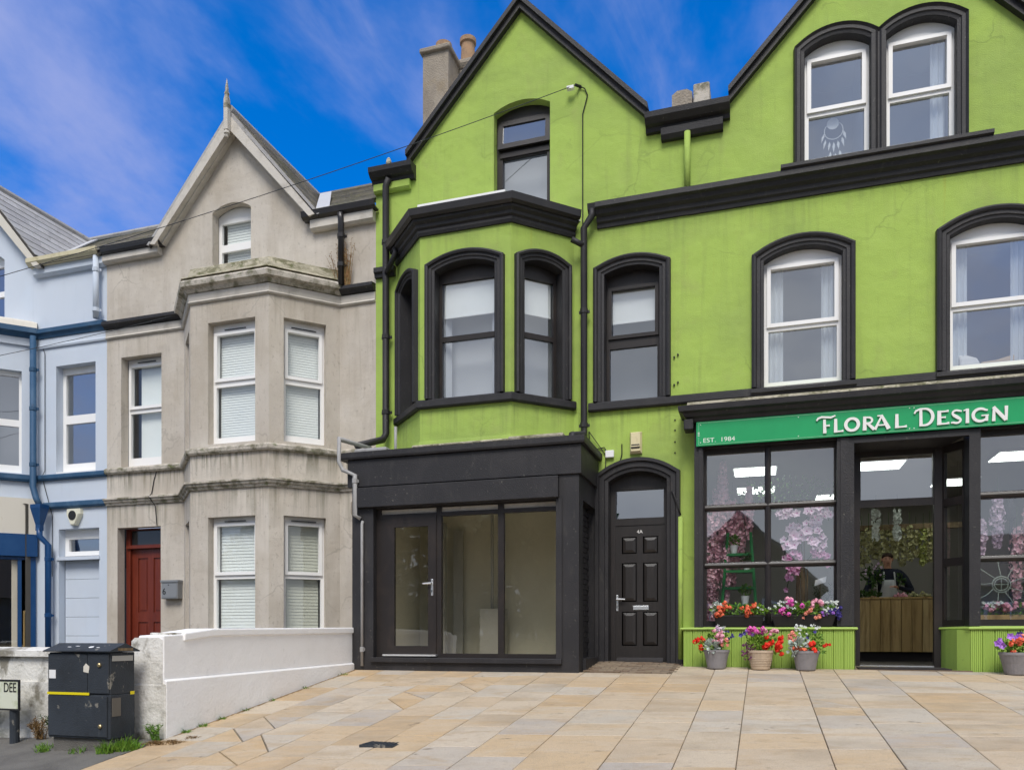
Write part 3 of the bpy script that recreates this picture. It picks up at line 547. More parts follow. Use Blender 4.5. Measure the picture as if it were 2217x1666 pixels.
# thin wires on the blue wall
MB().tube([(-12.36, -.02, 5.75), (-12.3, -.02, 5.6), (-12.3, -.02, 3.5), (-12.36, -.03, 3.4), (-12.2, -.02, 2.9), (-12.13, -.02, 2.7), (-12.13, -.02, 1.6)], .006, 5).build('cable', 'print_black', blue)

# ================================================================== grey house
GX = -5.70
grey = thing('terraced_house', (-8.3, 0, 0), 'unpainted grey rendered terraced house with white windows and pointed finial', 'house', 'terraced houses')
AG = arch(-8.72, -7.97, 6.35, 7.56, 7.68)
MB().panel(F0, [(BX, -.6), (GX, -.6), (GX, 7.2), (-6.75, 7.2), (-8.25, 8.95), (-9.75, 7.2), (BX, 7.2)],
    [AG, rect(-10.61, -9.755, 3.46, 5.36), rect(-10.69, -9.77, -.2, 2.41), rect(-9.1, -6.5, -.1, 5.6)], 0, .16).build('wall', 'grey', grey)
window(grey, F0, -8.72, -7.97, 6.35, 7.56, 7.68, [(7.09, 7.44), (6.5, 6.97)], .17, fw=.06, sash=False, glassm='glass_blind')
blind(F0, -8.62, -8.05, 6.4, 7.46, -.26, slats=.045, name='venetian_blind', label='white slatted blind in the grey house attic window', group='slatted blinds')
window(grey, F0, -10.61, -9.755, 3.46, 5.36, 5.36, [(4.54, 5.22), (3.64, 4.42)], .17, vent=True, glassm='glass_blind')
blind(F0, -10.42, -9.7, 3.5, 5.25, -.27, label='pale blind in the grey house window above the red door', name='roller_blind')
# front door
dr = MB().panel(F0, rect(-10.69, -9.77, -.2, 2.41), [rect(-10.60, -9.80, .15, 2.06), rect(-10.60, -9.80, 2.13, 2.38)], -.2, .06).build('door_frame', 'mahogany', grey)
MB().fbox(F0, -10.60, -9.80, -.26, -.235, 2.13, 2.38).build('fanlight', 'dark_glazed', dr)
MB().fbox(F0, -10.66, -9.78, -.2, -.165, 2.065, 2.115).build('transom', 'mahogany', dr)
df = MB().panel(F0, rect(-10.60, -9.80, .12, 2.06), [rect(-10.47, -10.26, .95, 1.9), rect(-10.14, -9.93, .95, 1.9), rect(-10.47, -10.26, .25, .78), rect(-10.14, -9.93, .25, .78)], -.245, .02).build('door', 'mahogany', grey)
for a, z0, z1 in ((-10.47, .95, 1.9), (-10.14, .95, 1.9), (-10.47, .25, .78), (-10.14, .25, .78)):
    MB().fbox(F0, a, a+.21, -.275, -.262, z0, z1).build('panel', 'mahogany', df)
    MB().fbox(F0, a+.035, a+.175, -.262, -.252, z0+.035, z1-.035).build('panel', 'mahogany', df)
# bay
gb = [(-9.29, 0), (-8.52, -.77), (-7.095, -.77), (-6.325, 0)]
gf = [Fr(gb[0], (1, -1)), Fr(gb[1], (1, 0)), Fr(gb[2], (1, 1))]; Lg = [L, 1.425, L]; GH = [(.22, L-.22), (.33, 1.185), (.22, L-.22)]
for F, l, (a, b) in zip(gf, Lg, GH):
    MB().panel(F, rect(0, l, -.6, 5.86), [rect(a, b, 3.5, 5.38), rect(a, b, .55, 2.37)], 0, .13).build('bay_wall', 'grey', grey)
    window(grey, F, a, b, 3.5, 5.38, 5.38, [(4.54, 5.21), (3.62, 4.41)], .13, vent=True, roomd=.45, glassm='glass_blind')
    window(grey, F, a, b, .55, 2.37, 2.37, [(1.53, 2.24), (.64, 1.42)], .13, vent=True, roomd=.45, glassm='glass_blind')
for F, (a, b), nm in zip(gf, GH, ('left', 'front', 'right')):
    if nm == 'left': continue
    nice = {'front': 'front', 'right': 'right angled'}[nm]
    blind(F, a+.07, b-.07, 3.55, 5.28, -.22, slats=.04, name='venetian_blind', label=f'pale slatted blind in the {nice} upstairs bay window of grey house', group='slatted blinds')
    blind(F, a+.07, b-.07, .6, 2.27, -.22, slats=.05, name='venetian_blind', label=f'pale slatted blind in the {nice} ground floor bay window of grey house', group='slatted blinds', m='blind' if nm == 'front' else 'blind_dull')
allp = [(BX, 0)]+gb+[(GX-.004, 0)]
MB().sweep(allp, [(0, 3.345), (.045, 3.345), (.065, 3.37), (.07, 3.42), (.05, 3.44), (0, 3.46)]).build('sill_course', 'grey_trim', grey)
MB().sweep(allp, [(0, 2.80), (.03, 2.80), (.04, 2.83), (.07, 2.85), (.075, 2.88), (.10, 2.89), (.10, 2.915), (0, 2.94)]).build('string_course', 'grey_trim', grey)
MB().sweep(allp, [(0, 5.70), (.025, 5.70), (.045, 5.72), (.025, 5.745), (.035, 5.85), (0, 5.86)]).build('cornice_frieze', 'pale_trim', grey)
MB().sweep(gb, [(-.1, 5.862), (.05, 5.862), (.09, 5.91), (.15, 5.93), (.16, 6.0), (.12, 6.04), (-.1, 6.06)]).build('bay_cornice', 'grey_trim', grey)
MB().sweep([(x, y) for x, y in gb], [(-.5, 6.06), (.14, 6.062), (.11, 6.09), (.04, 6.115), (.0, 6.26), (-.03, 6.28), (-.5, 6.29)]).build('bay_roof', 'moss_cap', grey)
MB().add([(gb[0][0], .01, 6.275), (gb[1][0], -.7, 6.275), (gb[2][0], -.7, 6.275), (gb[3][0], .01, 6.275)], [(0, 1, 2, 3)]).build('bay_roof_sheet', 'moss_cap', grey)
for a, b in ((BX, -9.33), (-6.28, GX-.003)):
    MB().sweep([(a, 0), (b, 0)], [(0, 5.866), (.06, 5.866), (.09, 5.90), (.13, 5.92), (.13, 5.97), (.0, 5.99)]).build('lead_cornice', 'black', grey)
# roof
gable_roof(grey, -8.25, 9.07, 1.62, 7.15, -.16, 2.5, 'mossy_slate', .38, 'slate', n=11)
for x0, x1 in ((BX, -9.75), (GX, -6.75)): MB().prism([(x0, .03, 7.32), (x1, .03, 7.32), (-8.25, 2.5, 8.99), (-8.25, 4, 10), (x0, 4, 10)], (0, 0, -.06)).build('roof_deck', 'roof_deck', grey)
for a, b in ((BX, -9.7), (-6.8, GX)): roofplane(grey, (a, -.15, 7.2), (b, -.15, 7.2), (b, .03, 7.32), (a, .03, 7.32))
nm_ = Vector((0, -.56, .83))
slate_rows(grey, lambda f: ((BX, 4-4.15*f, 10-2.8*f), (-9.75+1.5*min(1, (1-f)*1.54), 4-4.15*f, 10-2.8*f)), 13, 'mossy_slate', .35, nm_)
slate_rows(grey, lambda f: ((-6.75-1.5*min(1, (1-f)*1.54), 4-4.15*f, 10-2.8*f), (GX, 4-4.15*f, 10-2.8*f)), 13, 'mossy_slate', .35, nm_)
MB().tube([(BX, 4, 10.02), (GX, 4, 10.02)], .07).build('ridge_tile', 'mossy_slate', grey)
mb = MB(); mb.prism([(-6.66, -.16, 7.19), (-6.42, -.16, 7.19), (-7.95, 2.5, 9.1), (-8.2, 2.5, 9.1)], (0, 0, .04)); mb.build('valley_flashing', 'lead', grey)
barge(grey, -8.25, 8.99, 1.58, 7.13, -.19, -.10, .15, 'pale_trim')
barge(grey, -8.25, 8.86, 1.46, 7.15, -.098, -.0, .07, 'pale_trim', 'soffit_board')
barge(grey, -8.25, 9.08, 1.66, 7.13, -.175, -.09, .06, 'slate', 'verge')
fi = thing('roof_finial', (-8.25, -.33, 8.66), 'weathered pointed wooden finial on the grey gable peak', 'finial')
MB().box(-8.29, -8.21, -.28, -.192, 8.70, 9.06).build('post', 'pale_trim', fi, bevel=.01)
MB().lathe((-8.25, -.24, 8.59), [(.004, 0), (.022, .01), (.03, .035), (.02, .05), (.045, .062), (.045, .085), (.03, .112)], 12).build('drop_knob', 'pale_trim', fi)
mb = MB().loft([[(-8.25+a*k, -.24+b*k, z) for a, b in ((-1, -1), (1, -1), (1, 1), (-1, 1))] for k, z in ((.040, 9.05), (.036, 9.20), (.024, 9.27), (.030, 9.30), (.018, 9.34), (.02, 9.38), (.002, 9.54))]); mb.build('spike', 'grey_trim', fi)
def gutter(P, a, b, z, m='black_gloss', y=0):
    return MB().sweep([(a, y), (b, y)], [(.02, z-.06), (.12, z-.06), (.17, z-.03), (.19, z+.05), (.165, z+.05), (.15, z-.01), (.12, z-.035), (.02, z-.035)]).build('gutter', m, P)
gutter(grey, BX+.02, -9.66, 7.19); gutter(grey, -6.92, GX+.06, 7.15)
MB().sweep([(BX, 0), (-9.74, 0)], [(0, 7.0), (.07, 7.0), (.11, 7.03), (.11, 7.125), (0, 7.125)]).build('eaves_course', 'pale_trim', grey)
MB().sweep([(-6.80, 0), (GX, 0)], [(0, 6.93), (.07, 6.93), (.11, 6.96), (.11, 7.085), (0, 7.085)]).build('eaves_course', 'pale_trim', grey)
downpipe(grey, [(-6.24, -.15, 7.1), (-6.24, -.12, 7.0), (-6.24, -.12, 5.98)], .048, 'black_gloss', (6.75, 6.3))
downpipe(grey, [(-5.99, -.04, 2.66), (-6.07, -.07, 2.6), (-6.07, -.07, 2.45), (-5.97, -.08, 2.2), (-5.97, -.08, .0)], .024, 'pipe_rust', (2.0, 1.2), 'waste_pipe')
MB().tube([(-9.85, -.012, 3.34), (-9.9, -.012, 3.2), (-9.95, -.012, 2.97), (-9.93, -.1, 2.9), (-9.86, -.03, 2.75), (-9.84, -.012, 2.42)], .007, 5).build('cable', 'print_black', grey)
# dead weed growing from the cornice behind the pipe
def weed(name, base, n, h, spread, m, label, cat='weed', lean=(0, 0), fol=.5, seed=1, kind=None):
    r = random.Random(seed); mb = MB()
    for i in range(n):
        a = r.uniform(0, 6.28); s_ = r.uniform(.2, 1)*spread; hh = h*r.uniform(.55, 1); b0 = Vector(base)+Vector((r.uniform(-.05, .05), r.uniform(-.02, .02), 0))
        tip = b0+Vector((math.cos(a)*s_+lean[0], -abs(math.sin(a))*s_*.6+lean[1], hh)); mid = b0.lerp(tip, .5)+Vector((0, 0, hh*.1))
        mb.tube([b0, mid, tip], [.006, .004, .0015], 3, cap=False)
        for j in range(int(14*fol*2)):
            q = b0.lerp(mid, r.random()) if r.random() < .3 else mid.lerp(tip, r.random()); d = Vector((r.uniform(-1, 1), r.uniform(-1, .5), r.uniform(-.3, 1))).normalized()*r.uniform(.02, .05)
            sd = Vector((r.uniform(-1, 1), r.uniform(-1, 1), r.uniform(-1, 1))).normalized()*.008
            mb.add([q-sd, q+d*.5+sd, q+d], [(0, 1, 2)])
    return mb.build(name, m, None, label, cat, kind=kind)
weed('dead_weed', (-6.16, -.07, 5.99), 26, .75, .16, 'dry_weed', 'reddish dried weed growing beside the black pipe on grey house', seed=3)
weed('dead_weed', (-6.3, -.07, 5.99), 9, .62, .2, 'dead_weed', 'sparse yellowish weed sprig left of the black pipe on grey house', seed=8, fol=.35, lean=(-.1, 0))
# letterbox
t = thing('letterbox', (-9.5, -.1, 1.15), 'grey metal wall letterbox marked 6 beside the red door', 'letterbox')
MB().fbox(F0, -9.66, -9.32, .0, .115, 1.16, 1.46).build('case', 'grey_box', t, bevel=.006)
MB().fbox(F0, -9.67, -9.31, .0, .13, 1.435, 1.475).build('lid', 'grey_box', t, bevel=.005)
MB().fbox(F0, -9.645, -9.335, .115, .122, 1.18, 1.41).build('door', 'grey_box', t)
MB().fbox(F0, -9.515, -9.495, .122, .126, 1.385, 1.4).build('lock', 'print_black', t)
text('house_number', '6', .15, F0, -9.63, 1.235, 'print_black', t, .124)

# ================================================================== green house 4A
SX = -.97
green = thing('terraced_house', (-3.35, 0, 0), 'lime green painted terraced house with black trim and canted bay', 'house', 'terraced houses')
AT = (-3.77, -2.915, 6.3, 8.235, 8.35)
MB().panel(F0, [(GX, -.5), (SX, -.5), (SX, 7.66), (-1.48, 7.72), (-3.35, 9.70), (-5.1, 7.76), (GX, 7.55)],
    [arch(*AT), arch(-2.12, -1.35, 3.83, 5.615, 5.70), arch(-2.06, -1.25, -.2, 2.70, 2.83), rect(-5.1, -2.75, 3.9, 5.95), rect(-5.32, -2.40, .0, 2.85)], 0, .01).build('wall', 'green', green)
for W_, d_ in ((AT, .15),):
    pts = arch(*W_); n_ = len(pts); MB().add([F0.p(a, -.011, b) for a, b in pts]+[F0.p(a, -d_, b) for a, b in pts], [(i, (i+1) % n_, (i+1) % n_+n_, i+n_) for i in range(n_)]).build('window_reveal', 'green', green)
MB().add([(GX, 0, 5.2), (GX, 4, 8), (GX, 4, 10.4), (GX, 0, 7.55)], [(0, 1, 2, 3)]).build('flank_wall', 'green', green)
# attic window (upper light tilted open)
fr = MB().panel(F0, arch(*AT), [rect(-3.68, -3.0, 6.35, 7.62), rect(-3.68, -3.0, 7.76, 8.12)], -.15, .06).build('window', 'brown_black', green)
MB().quad(*[F0.p(x, -.2, z) for x, z in rect(-3.68, -3.0, 6.35, 7.62)]).build('pane', 'glass_house', fr)
def tilted(P, F, a, b, z0, z1, d, out_, fm, gm, w_=.06):
    """top-hung light swung out by out_ at the bottom"""
    def q(s_, z, dd): f = (z1-z)/(z1-z0); return F.p(s_, d+out_*f+dd, z+.0)
    o = MB()
    for (x0, x1, y0, y1) in ((a, b, z1-w_, z1), (a, b, z0, z0+w_), (a, a+w_, z0+w_, z1-w_), (b-w_, b, z0+w_, z1-w_)):
        o.add([q(x, z, dd) for z in (y0, y1) for dd in (-.025, .02) for x in (x0, x1)], [(0, 1, 3, 2), (4, 6, 7, 5), (0, 4, 5, 1), (2, 3, 7, 6), (0, 2, 6, 4), (1, 5, 7, 3)])
    s_ = o.build('sash', fm, P)
    MB().quad(q(a+w_, z0+w_, 0), q(b-w_, z0+w_, 0), q(b-w_, z1-w_, 0), q(a+w_, z1-w_, 0)).build('pane', gm, P)
    return s_
tilted(fr, F0, -3.74, -2.94, 7.74, 8.17, -.15, .05, 'brown_black', 'glass_house', .075)
MB().fbox(F0, -3.72, -2.96, -.17, -.13, 7.63, 7.70).build('transom', 'brown_black', fr)
room(green, F0, -4.0, -2.7, 6.1, 8.6, -.22, -.5, 'room_light')
# window A, upstairs beside the bay
A = (-2.12, -1.35, 3.83, 5.615, 5.70)
surround(green, F0, *A)
fr = window(green, F0, *A, [(4.80, 5.44), (3.88, 4.62)], .15, 'brown_black', .05, glassm='glass_bay', rm='room_light', roomd=.9)
blind(F0, -2.05, -1.42, 5.02, 5.55, -.24, label='white roller blind half down in the narrow window right of the bay', group='white roller blinds')
MB().sweep([(-2.34, 0), (SX, 0)], [(-.02, 3.70), (.06, 3.70), (.075, 3.72), (.075, 3.80), (.05, 3.825), (-.02, 3.83)]).build('sill_course', 'black', green)
# 4A doorway
Dd = (-2.06, -1.25, .0, 2.70, 2.83)
surround(green, F0, *Dd, prof=[(0, -.02), (0, .03), (.045, .035), (.055, .055), (.12, .055), (.135, .085), (.18, .085), (.185, -.02)], name='door_surround', lining=.14)
df = MB().panel(F0, arch(*Dd), [rect(-1.985, -1.31, 2.20, 2.60), rect(-1.99, -1.30, .12, 2.10)], -.14, .06).build('door_frame', 'black_door', green)
MB().quad(*[F0.p(x, -.18, z) for x, z in rect(-1.985, -1.31, 2.20, 2.60)]).build('pane', 'glass_house', df)
room(green, F0, -2.2, -1.1, .1, 2.9, -.22, -1.2, 'room_pale')
lf = MB().panel(F0, rect(-1.99, -1.30, .14, 2.10), [rect(a, b, z0, z1) for a, b in ((-1.90, -1.69), (-1.60, -1.39)) for z0, z1 in ((.40, .88), (1.02, 1.57), (1.70, 1.94))], -.15, .014).build('door', 'black_door', green)
for a, b in ((-1.90, -1.69), (-1.60, -1.39)):
    for z0, z1 in ((.40, .88), (1.02, 1.57), (1.70, 1.94)):
        mb = MB(); r0 = [(a, z0), (b, z0), (b, z1), (a, z1)]; k = .055
        mb.loft([[F0.p(x, -.163, z) for x, z in rect(a, b, z0, z1)], [F0.p(x, -.163, z) for x, z in rect(a+.015, b-.015, z0+.015, z1-.015)], [F0.p(x, -.148, z) for x, z in rect(a+k, b-k, z0+k, z1-k)]]); mb.build('panel', 'black_door', lf)
mb = MB(); mb.prism([F0.p(-1.97, -.15, .17), F0.p(-1.97, -.11, .17), F0.p(-1.97, -.115, .20), F0.p(-1.97, -.15, .235)], (.65, 0, 0)); mb.build('weather_bar', 'black_door', lf)
MB().fbox(F0, -1.74, -1.52, -.15, -.138, .905, .965).build('letter_plate', 'chrome', lf, bevel=.004)
def handle(P, F, a, z, d, dirn=1):
    h = MB().fbox(F, a-.016, a+.016, d, d+.012, z-.13, z+.1).build('handle', 'chrome', P, bevel=.005)
    MB().tube([F.p(a, d+.01, z+.04), F.p(a, d+.05, z+.04), F.p(a+.12*dirn, d+.05, z+.035)], .011, 8).build('lever', 'chrome', h)
    MB().fbox(F, a-.006, a+.006, d+.012, d+.02, z-.08, z-.05).build('keyhole', 'print_black', h)
handle(lf, F0, -1.965, 1.02, -.15, 1)
text('door_number', '4A', .07, F0, -1.645, 1.985, 'letter', lf, -.147, 'CENTER')
MB().fbox(F0, -2.0, -1.29, -.15, -.03, .115, .145).build('threshold', 'chrome', green)
MB().fbox(F0, -2.25, -1.06, -.14, -.001, -.1, .112).build('door_step', 'joint', green)
# verge, gutters
def rake(P, x0, z0, x1, z1, wd, y0, y1, m='black', name='verge_board'):
    L_ = math.hypot(x1-x0, z1-z0); nx, nz = -(z1-z0)/L_, (x1-x0)/L_
    if nz < 0: nx, nz = -nx, -nz
    mb = MB(); mb.prism([(x0, y0, z0-wd*.25/abs(nz)), (x1, y0, z1-wd*.25/abs(nz)), (x1+nx*wd*0, y0, z1+wd/abs(nz)), (x0, y0, z0+wd/abs(nz))], (0, y1-y0, 0)); return mb.build(name, m, P)
for s_, x0, z0 in ((-1, -5.14, 7.72), (1, -1.50, 7.70)):
    rake(green, x0, z0, -3.35, 9.66, .085, -.09, .3); rake(green, x0, z0+.085, -3.35, 9.745, .045, -.14, .3, 'black', 'verge_cap')
MB().box(-3.43, -3.27, -.15, .02, 9.74, 9.93).build('ridge_cap', 'chimney', green)
for x0 in (-5.14, -1.5): MB().prism([(x0, .02, 7.75), (-3.35, .02, 9.75), (-3.35, .02, 9.70), (x0, .02, 7.70)], (0, 5, 0)).build('roof', 'slate', green)
for x0, x1 in ((GX, -5.1), (SX, -1.5)): MB().prism([(x0, .03, 7.62), (x1, .03, 7.62), (-3.35, 4, 9.4), (x0, 4, 9.4)], (0, 0, .04)).build('roof', 'slate', green)
BG = [(0, 7.47), (.06, 7.47), (.08, 7.52), (.14, 7.54), (.2, 7.60), (.21, 7.67), (0, 7.69)]
MB().sweep([(GX-.03, 0), (-5.02, 0)], BG).build('box_gutter', 'black', green)
MB().sweep([(GX, 0), (-5.1, 0)], [(0, 7.34), (.05, 7.34), (.08, 7.37), (.08, 7.467), (0, 7.467)]).build('eaves_course', 'green', green)
MB().sweep([(-1.53, 0), (SX, 0)], BG).build('box_gutter', 'black', green)
MB().sweep([(-1.32, 0), (SX, 0)], [(0, 7.33), (.07, 7.33), (.11, 7.38), (.12, 7.467), (0, 7.467)]).build('eaves_course', 'black', green)
MB().lathe((-5.42, -.12, 7.69), [(.03, 0), (.045, .05), (.03, .1), (.015, .12)], 9).build('moss_clump', 'moss_cap', green)
downpipe(green, [(-5.42, -.12, 7.5), (-5.48, -.1, 7.4), (-5.48, -.1, 3.62), (-5.50, -.16, 3.52), (-5.62, -.75, 3.3)], .05, 'black', (6.55, 5.1, 3.95))
# cornice between floors
CORN = [(-.02, 6.28), (.03, 6.28), (.04, 6.33), (.07, 6.35), (.08, 6.40), (.13, 6.43), (.15, 6.48), (.2, 6.50), (.2, 6.57), (-.02, 6.60)]
MB().sweep([(-2.22, 0), (SX, 0)], CORN).build('cornice', 'black', green)
gutter(green, -2.33, -2.22, 6.52, 'black')
MB().sweep([(GX+.003, 0), (-5.36, 0)], [(0, 6.05), (.05, 6.05), (.06, 6.1), (.09, 6.12), (.09, 6.19), (0, 6.2)]).build('cornice', 'black', green)
# bay
bb = [(-5.33, 0), (-4.64, -.7), (-3.28, -.7), (-2.56, 0)]
Lc = [math.hypot(.69, .7), 1.36, math.hypot(.72, .7)]
hf = [Fr(bb[0], (.69, -.7)), Fr(bb[1], (1, 0)), Fr(bb[2], (.72, .7))]
BH = [(.22, Lc[0]-.22), (.235, 1.13), (.19, Lc[2]-.21)]
for F, l, (a, b), nice in zip(hf, Lc, BH, ('left', 'front', 'right')):
    W = (a, b, 3.88, 5.68, 5.78) if nice == 'front' else (a, b, 3.88, 5.69, 5.765)
    MB().panel(F, rect(0, l, 3.05, 6.26), [arch(*W)], 0, .14).build('bay_wall', 'green', green)
    surround(green, F, *W, prof=[(o, p_) if o < .1 else (o-.012, p_) for o, p_ in ARCHI], lining=.14)
    window(green, F, *W, [(4.80, 5.56), (3.93, 4.73)], .14, 'brown_black', .05, sash=False, roomd=.34, glassm='glass_bay', rm='room_light')
    if nice != 'left': blind(F, a+.06, b-.06, 5.10, 5.62, -.205, label=f'white roller blind half down in the {nice} window of the green bay', group='white roller blinds')
MB().add([(x, y, 3.42) for x, y in bb], [(0, 1, 2, 3)]).build('bay_floor', 'room', green)
MB().sweep(bb, [(-.02, 3.75), (.05, 3.75), (.07, 3.77), (.07, 3.85), (.04, 3.875), (-.02, 3.88)]).build('bay_sill', 'black', green)
MB().sweep(bb, [(-.02, 3.3), (.012, 3.3), (.035, 3.2), (.05, 3.1), (-.02, 3.05)]).build('bay_skirt', 'green', green)
MB().sweep(bb, [(-.05, 6.20), (.03, 6.20), (.045, 6.24), (.04, 6.28), (.07, 6.30), (.075, 6.34), (.12, 6.37), (.13, 6.41), (-.05, 6.41)]).build('bay_cornice', 'black', green)
MB().sweep(bb, [(.09, 6.415), (.15, 6.40), (.19, 6.43), (.205, 6.52), (.18, 6.52), (.16, 6.45), (.09, 6.44)]).build('bay_gutter', 'black_gloss', green)
MB().add([(bb[0][0], 0, 6.62), (bb[1][0], -.78, 6.44), (bb[2][0], -.78, 6.44), (bb[3][0], 0, 6.62), (bb[0][0]-.1, 0, 6.44), (bb[3][0]+.1, 0, 6.44)], [(0, 1, 2, 3), (0, 4, 1), (3, 2, 5)]).build('bay_roof', 'lead', green)
MB().box(-4.6, -3.31, -.88, -.85, 6.45, 6.565).build('roof_batten', 'white_upvc', green)
downpipe(green, [(-5.27, -.20, 6.40), (-5.27, -.2, 6.3), (-5.45, -.14, 6.05)], .04, 'black')
downpipe(green, [(-2.27, -.14, 6.5), (-2.27, -.14, 6.42), (-2.39, -.12, 6.27), (-2.39, -.12, 3.42), (-2.39, -.14, 3.36), (-2.49, -.4, 3.30), (-2.49, -.42, 3.05)], .045, 'black', (5.1, 3.5))
downpipe(green, [(-2.55, -.2, 6.1), (-2.39, -.13, 6.02)], .04, 'black')
downpipe(green, [(-5.12, -.5, 3.6), (-5.12, -.5, 3.05)], .022, 'pipe_grey', (), 'waste_pipe')
# ground floor shop box
BY = -1.1; FB = Fr((0, BY))
bxw = MB().panel(FB, rect(-5.5, -2.24, -.3, 3.02), [rect(-5.17, -2.50, .24, 2.32)], 0, .12).build('shop_wall', 'black', green, )
mb = MB(); mb.add([(-2.24, BY, -.3), (-2.24, -.86, -.3), (-2.24, -.86, 2.32), (-2.24, BY, 2.32), (-2.24, 0, 2.32), (-2.24, 0, 3.02), (-2.24, BY, 3.02), (-2.36, -.86, -.3), (-2.36, -.86, 2.32), (-2.36, 0, 2.32)], [(0, 1, 2, 3), (3, 2, 4, 5, 6), (1, 7, 8, 2), (2, 4, 9, 8)]); mb.build('shop_side_wall', 'black', green)
MB().add([(-5.5, BY, -.3), (-5.5, 0, -.3), (-5.5, 0, 3.02), (-5.5, BY, 3.02)], [(0, 1, 2, 3)]).build('shop_side_wall', 'black', green)
# black painted brick in the recess on the right of the box
bk = mesh_of(MB().box(-.006, .012, -.104, .104, -.032, .032), 'black'); bh = mesh_of(MB().box(-.006, .012, -.05, .05, -.032, .032), 'black')
z = .12; j = 0
while z < 2.28:
    y = -.76+(.0 if j % 2 else -.054)
    if not j % 2: inst(bh, 'brick', green, (-2.352, -.806, z), )
    for i in range(4):
        yy = -.65+i*.216-(.108 if j % 2 else 0)+.0
        if -.75 < yy < -.1: inst(bk, 'brick', green, (-2.352+random.uniform(-.003, .003), yy, z))
    z += .073; j += 1
MB().add([(-2.362, -.86, -.3), (-2.362, 0, -.3), (-2.362, 0, 2.32), (-2.362, -.86, 2.32)], [(0, 1, 2, 3)]).build('recess_wall', 'black', green)
MB().box(-2.40, -2.18, -.035, .004, -.1, 2.62).build('recess_jamb', 'black', green)
MB().box(-2.36, -2.2, -.86, -.04, -.1, .24).build('recess_sill', 'black', green)
MB().fbox(FB, -5.42, -2.50, .004, .075, 2.325, 2.60).build('shutter_box', 'black', green, bevel=.006)
MB().fbox(FB, -5.56, -2.205, -.03, .03, 2.62, 3.0).build('fascia', 'black', green, bevel=.006)
MB().box(-2.25, -2.205, -1.065, .0, 2.62, 3.0).build('fascia_return', 'black', green)
MB().sweep([(-5.62, 0), (-5.62, BY-.02), (-2.21, BY-.02), (-2.21, 0)], [(-.2, 3.005), (.05, 3.005), (.06, 3.03), (.06, 3.10), (-.2, 3.13)]).build('roof_edge', 'black', green)
MB().box(-5.5, -2.3, BY+.12, 0, 3.02, 3.1).build('shop_roof', 'pipe_grey', green)
for (a, b, y, h_) in ((-5.50, -5.0, -.95, .06), (-4.6, -3.2, -.99, .035), (-3.2, -2.45, -1.0, .05)):
    MB().box(a, b, y-.1, y+.1, 3.115, 3.12+h_).build('roof_felt', 'pipe_grey' if a < -5 else 'moss_cap', green, bevel=.02)
# door and window frame of the box
fr = MB().panel(FB, rect(-5.17, -2.50, .24, 2.32), [rect(-5.0, -4.26, .3, 2.20), rect(-4.19, -3.37, .30, 2.18), rect(-3.29, -2.54, .30, 2.18), rect(-5.1, -4.26, 2.235, 2.30), rect(-4.19, -3.37, 2.235, 2.30), rect(-3.29, -2.54, 2.235, 2.30)], -.10, .07).build('shopfront_frame', 'brown_black', green)
for a, b in ((-4.19, -3.37), (-3.29, -2.54)): MB().quad(*[FB.p(x, -.14, z) for x, z in rect(a, b, .30, 2.18)]).build('pane', 'glass_dark', fr)
for a, b in ((-5.1, -4.26), (-4.19, -3.37), (-3.29, -2.54)): MB().fbox(FB, a, b, -.16, -.13, 2.235, 2.30).build('head_strip', 'pale_trim', fr)
sdoor = MB().panel(FB, rect(-5.0, -4.26, .28, 2.20), [rect(-4.89, -4.38, .40, 2.05)], -.085, .05, rim=True).build('door', 'brown_black', green)
MB().quad(*[FB.p(x, -.11, z) for x, z in rect(-4.89, -4.38, .40, 2.05)]).build('pane', 'glass_dark', sdoor)
handle(sdoor, FB, -4.315, 1.22, -.085, -1)
MB().fbox(FB, -5.04, -4.24, -.09, -.02, .262, .285).build('threshold', 'chrome', green)
MB().fbox(FB, -5.2, -2.46, -.1, .05, .175, .242).build('shop_sill', 'black', green, bevel=.006)
MB().fbox(FB, -2.54, -2.46, .002, .02, .245, 2.32).build('guide_rail', 'black', green)
# empty shop inside
room(green, F0, -5.3, -2.42, .2, 2.7, .92, -.75, 'room_olive')
MB().box(-5.24, -5.12, -.9, -.6, .2, 2.6).build('inner_pier', 'room_pale', green)
MB().box(-5.0, -4.72, .4, .5, .2, 2.3).build('inner_door_frame', 'room_pale', green)
MB().box(-4.66, -4.5, .62, .66, .22, 2.2).build('inner_panel', 'room_pale', green)
MB().box(-4.1, -3.75, .3, .6, .2, .95).build('plinth_block', 'room_pale', green)
for x in (-3.95, -3.78): MB().tube([(x, .45, .95), (x, .45, 2.6)], .025, 6).build('inner_pipe', 'room_pale', green)
# pipes at the left of the box
downpipe(green, [(-5.42, -.7, 3.26), (-5.66, -1.18, 3.30), (-5.66, -1.19, 2.98), (-5.6, -1.19, 2.86), (-5.42, -1.17, 2.78), (-5.42, -1.17, 2.22), (-5.36, -1.12, 2.18)], .028, 'pipe_grey', (2.7,), 'waste_pipe')
downpipe(green, [(-5.33, -1.11, 2.14), (-5.33, -1.13, 2.1), (-5.33, -1.13, .12)], .020, 'pipe_grey', (.35,), 'waste_pipe')
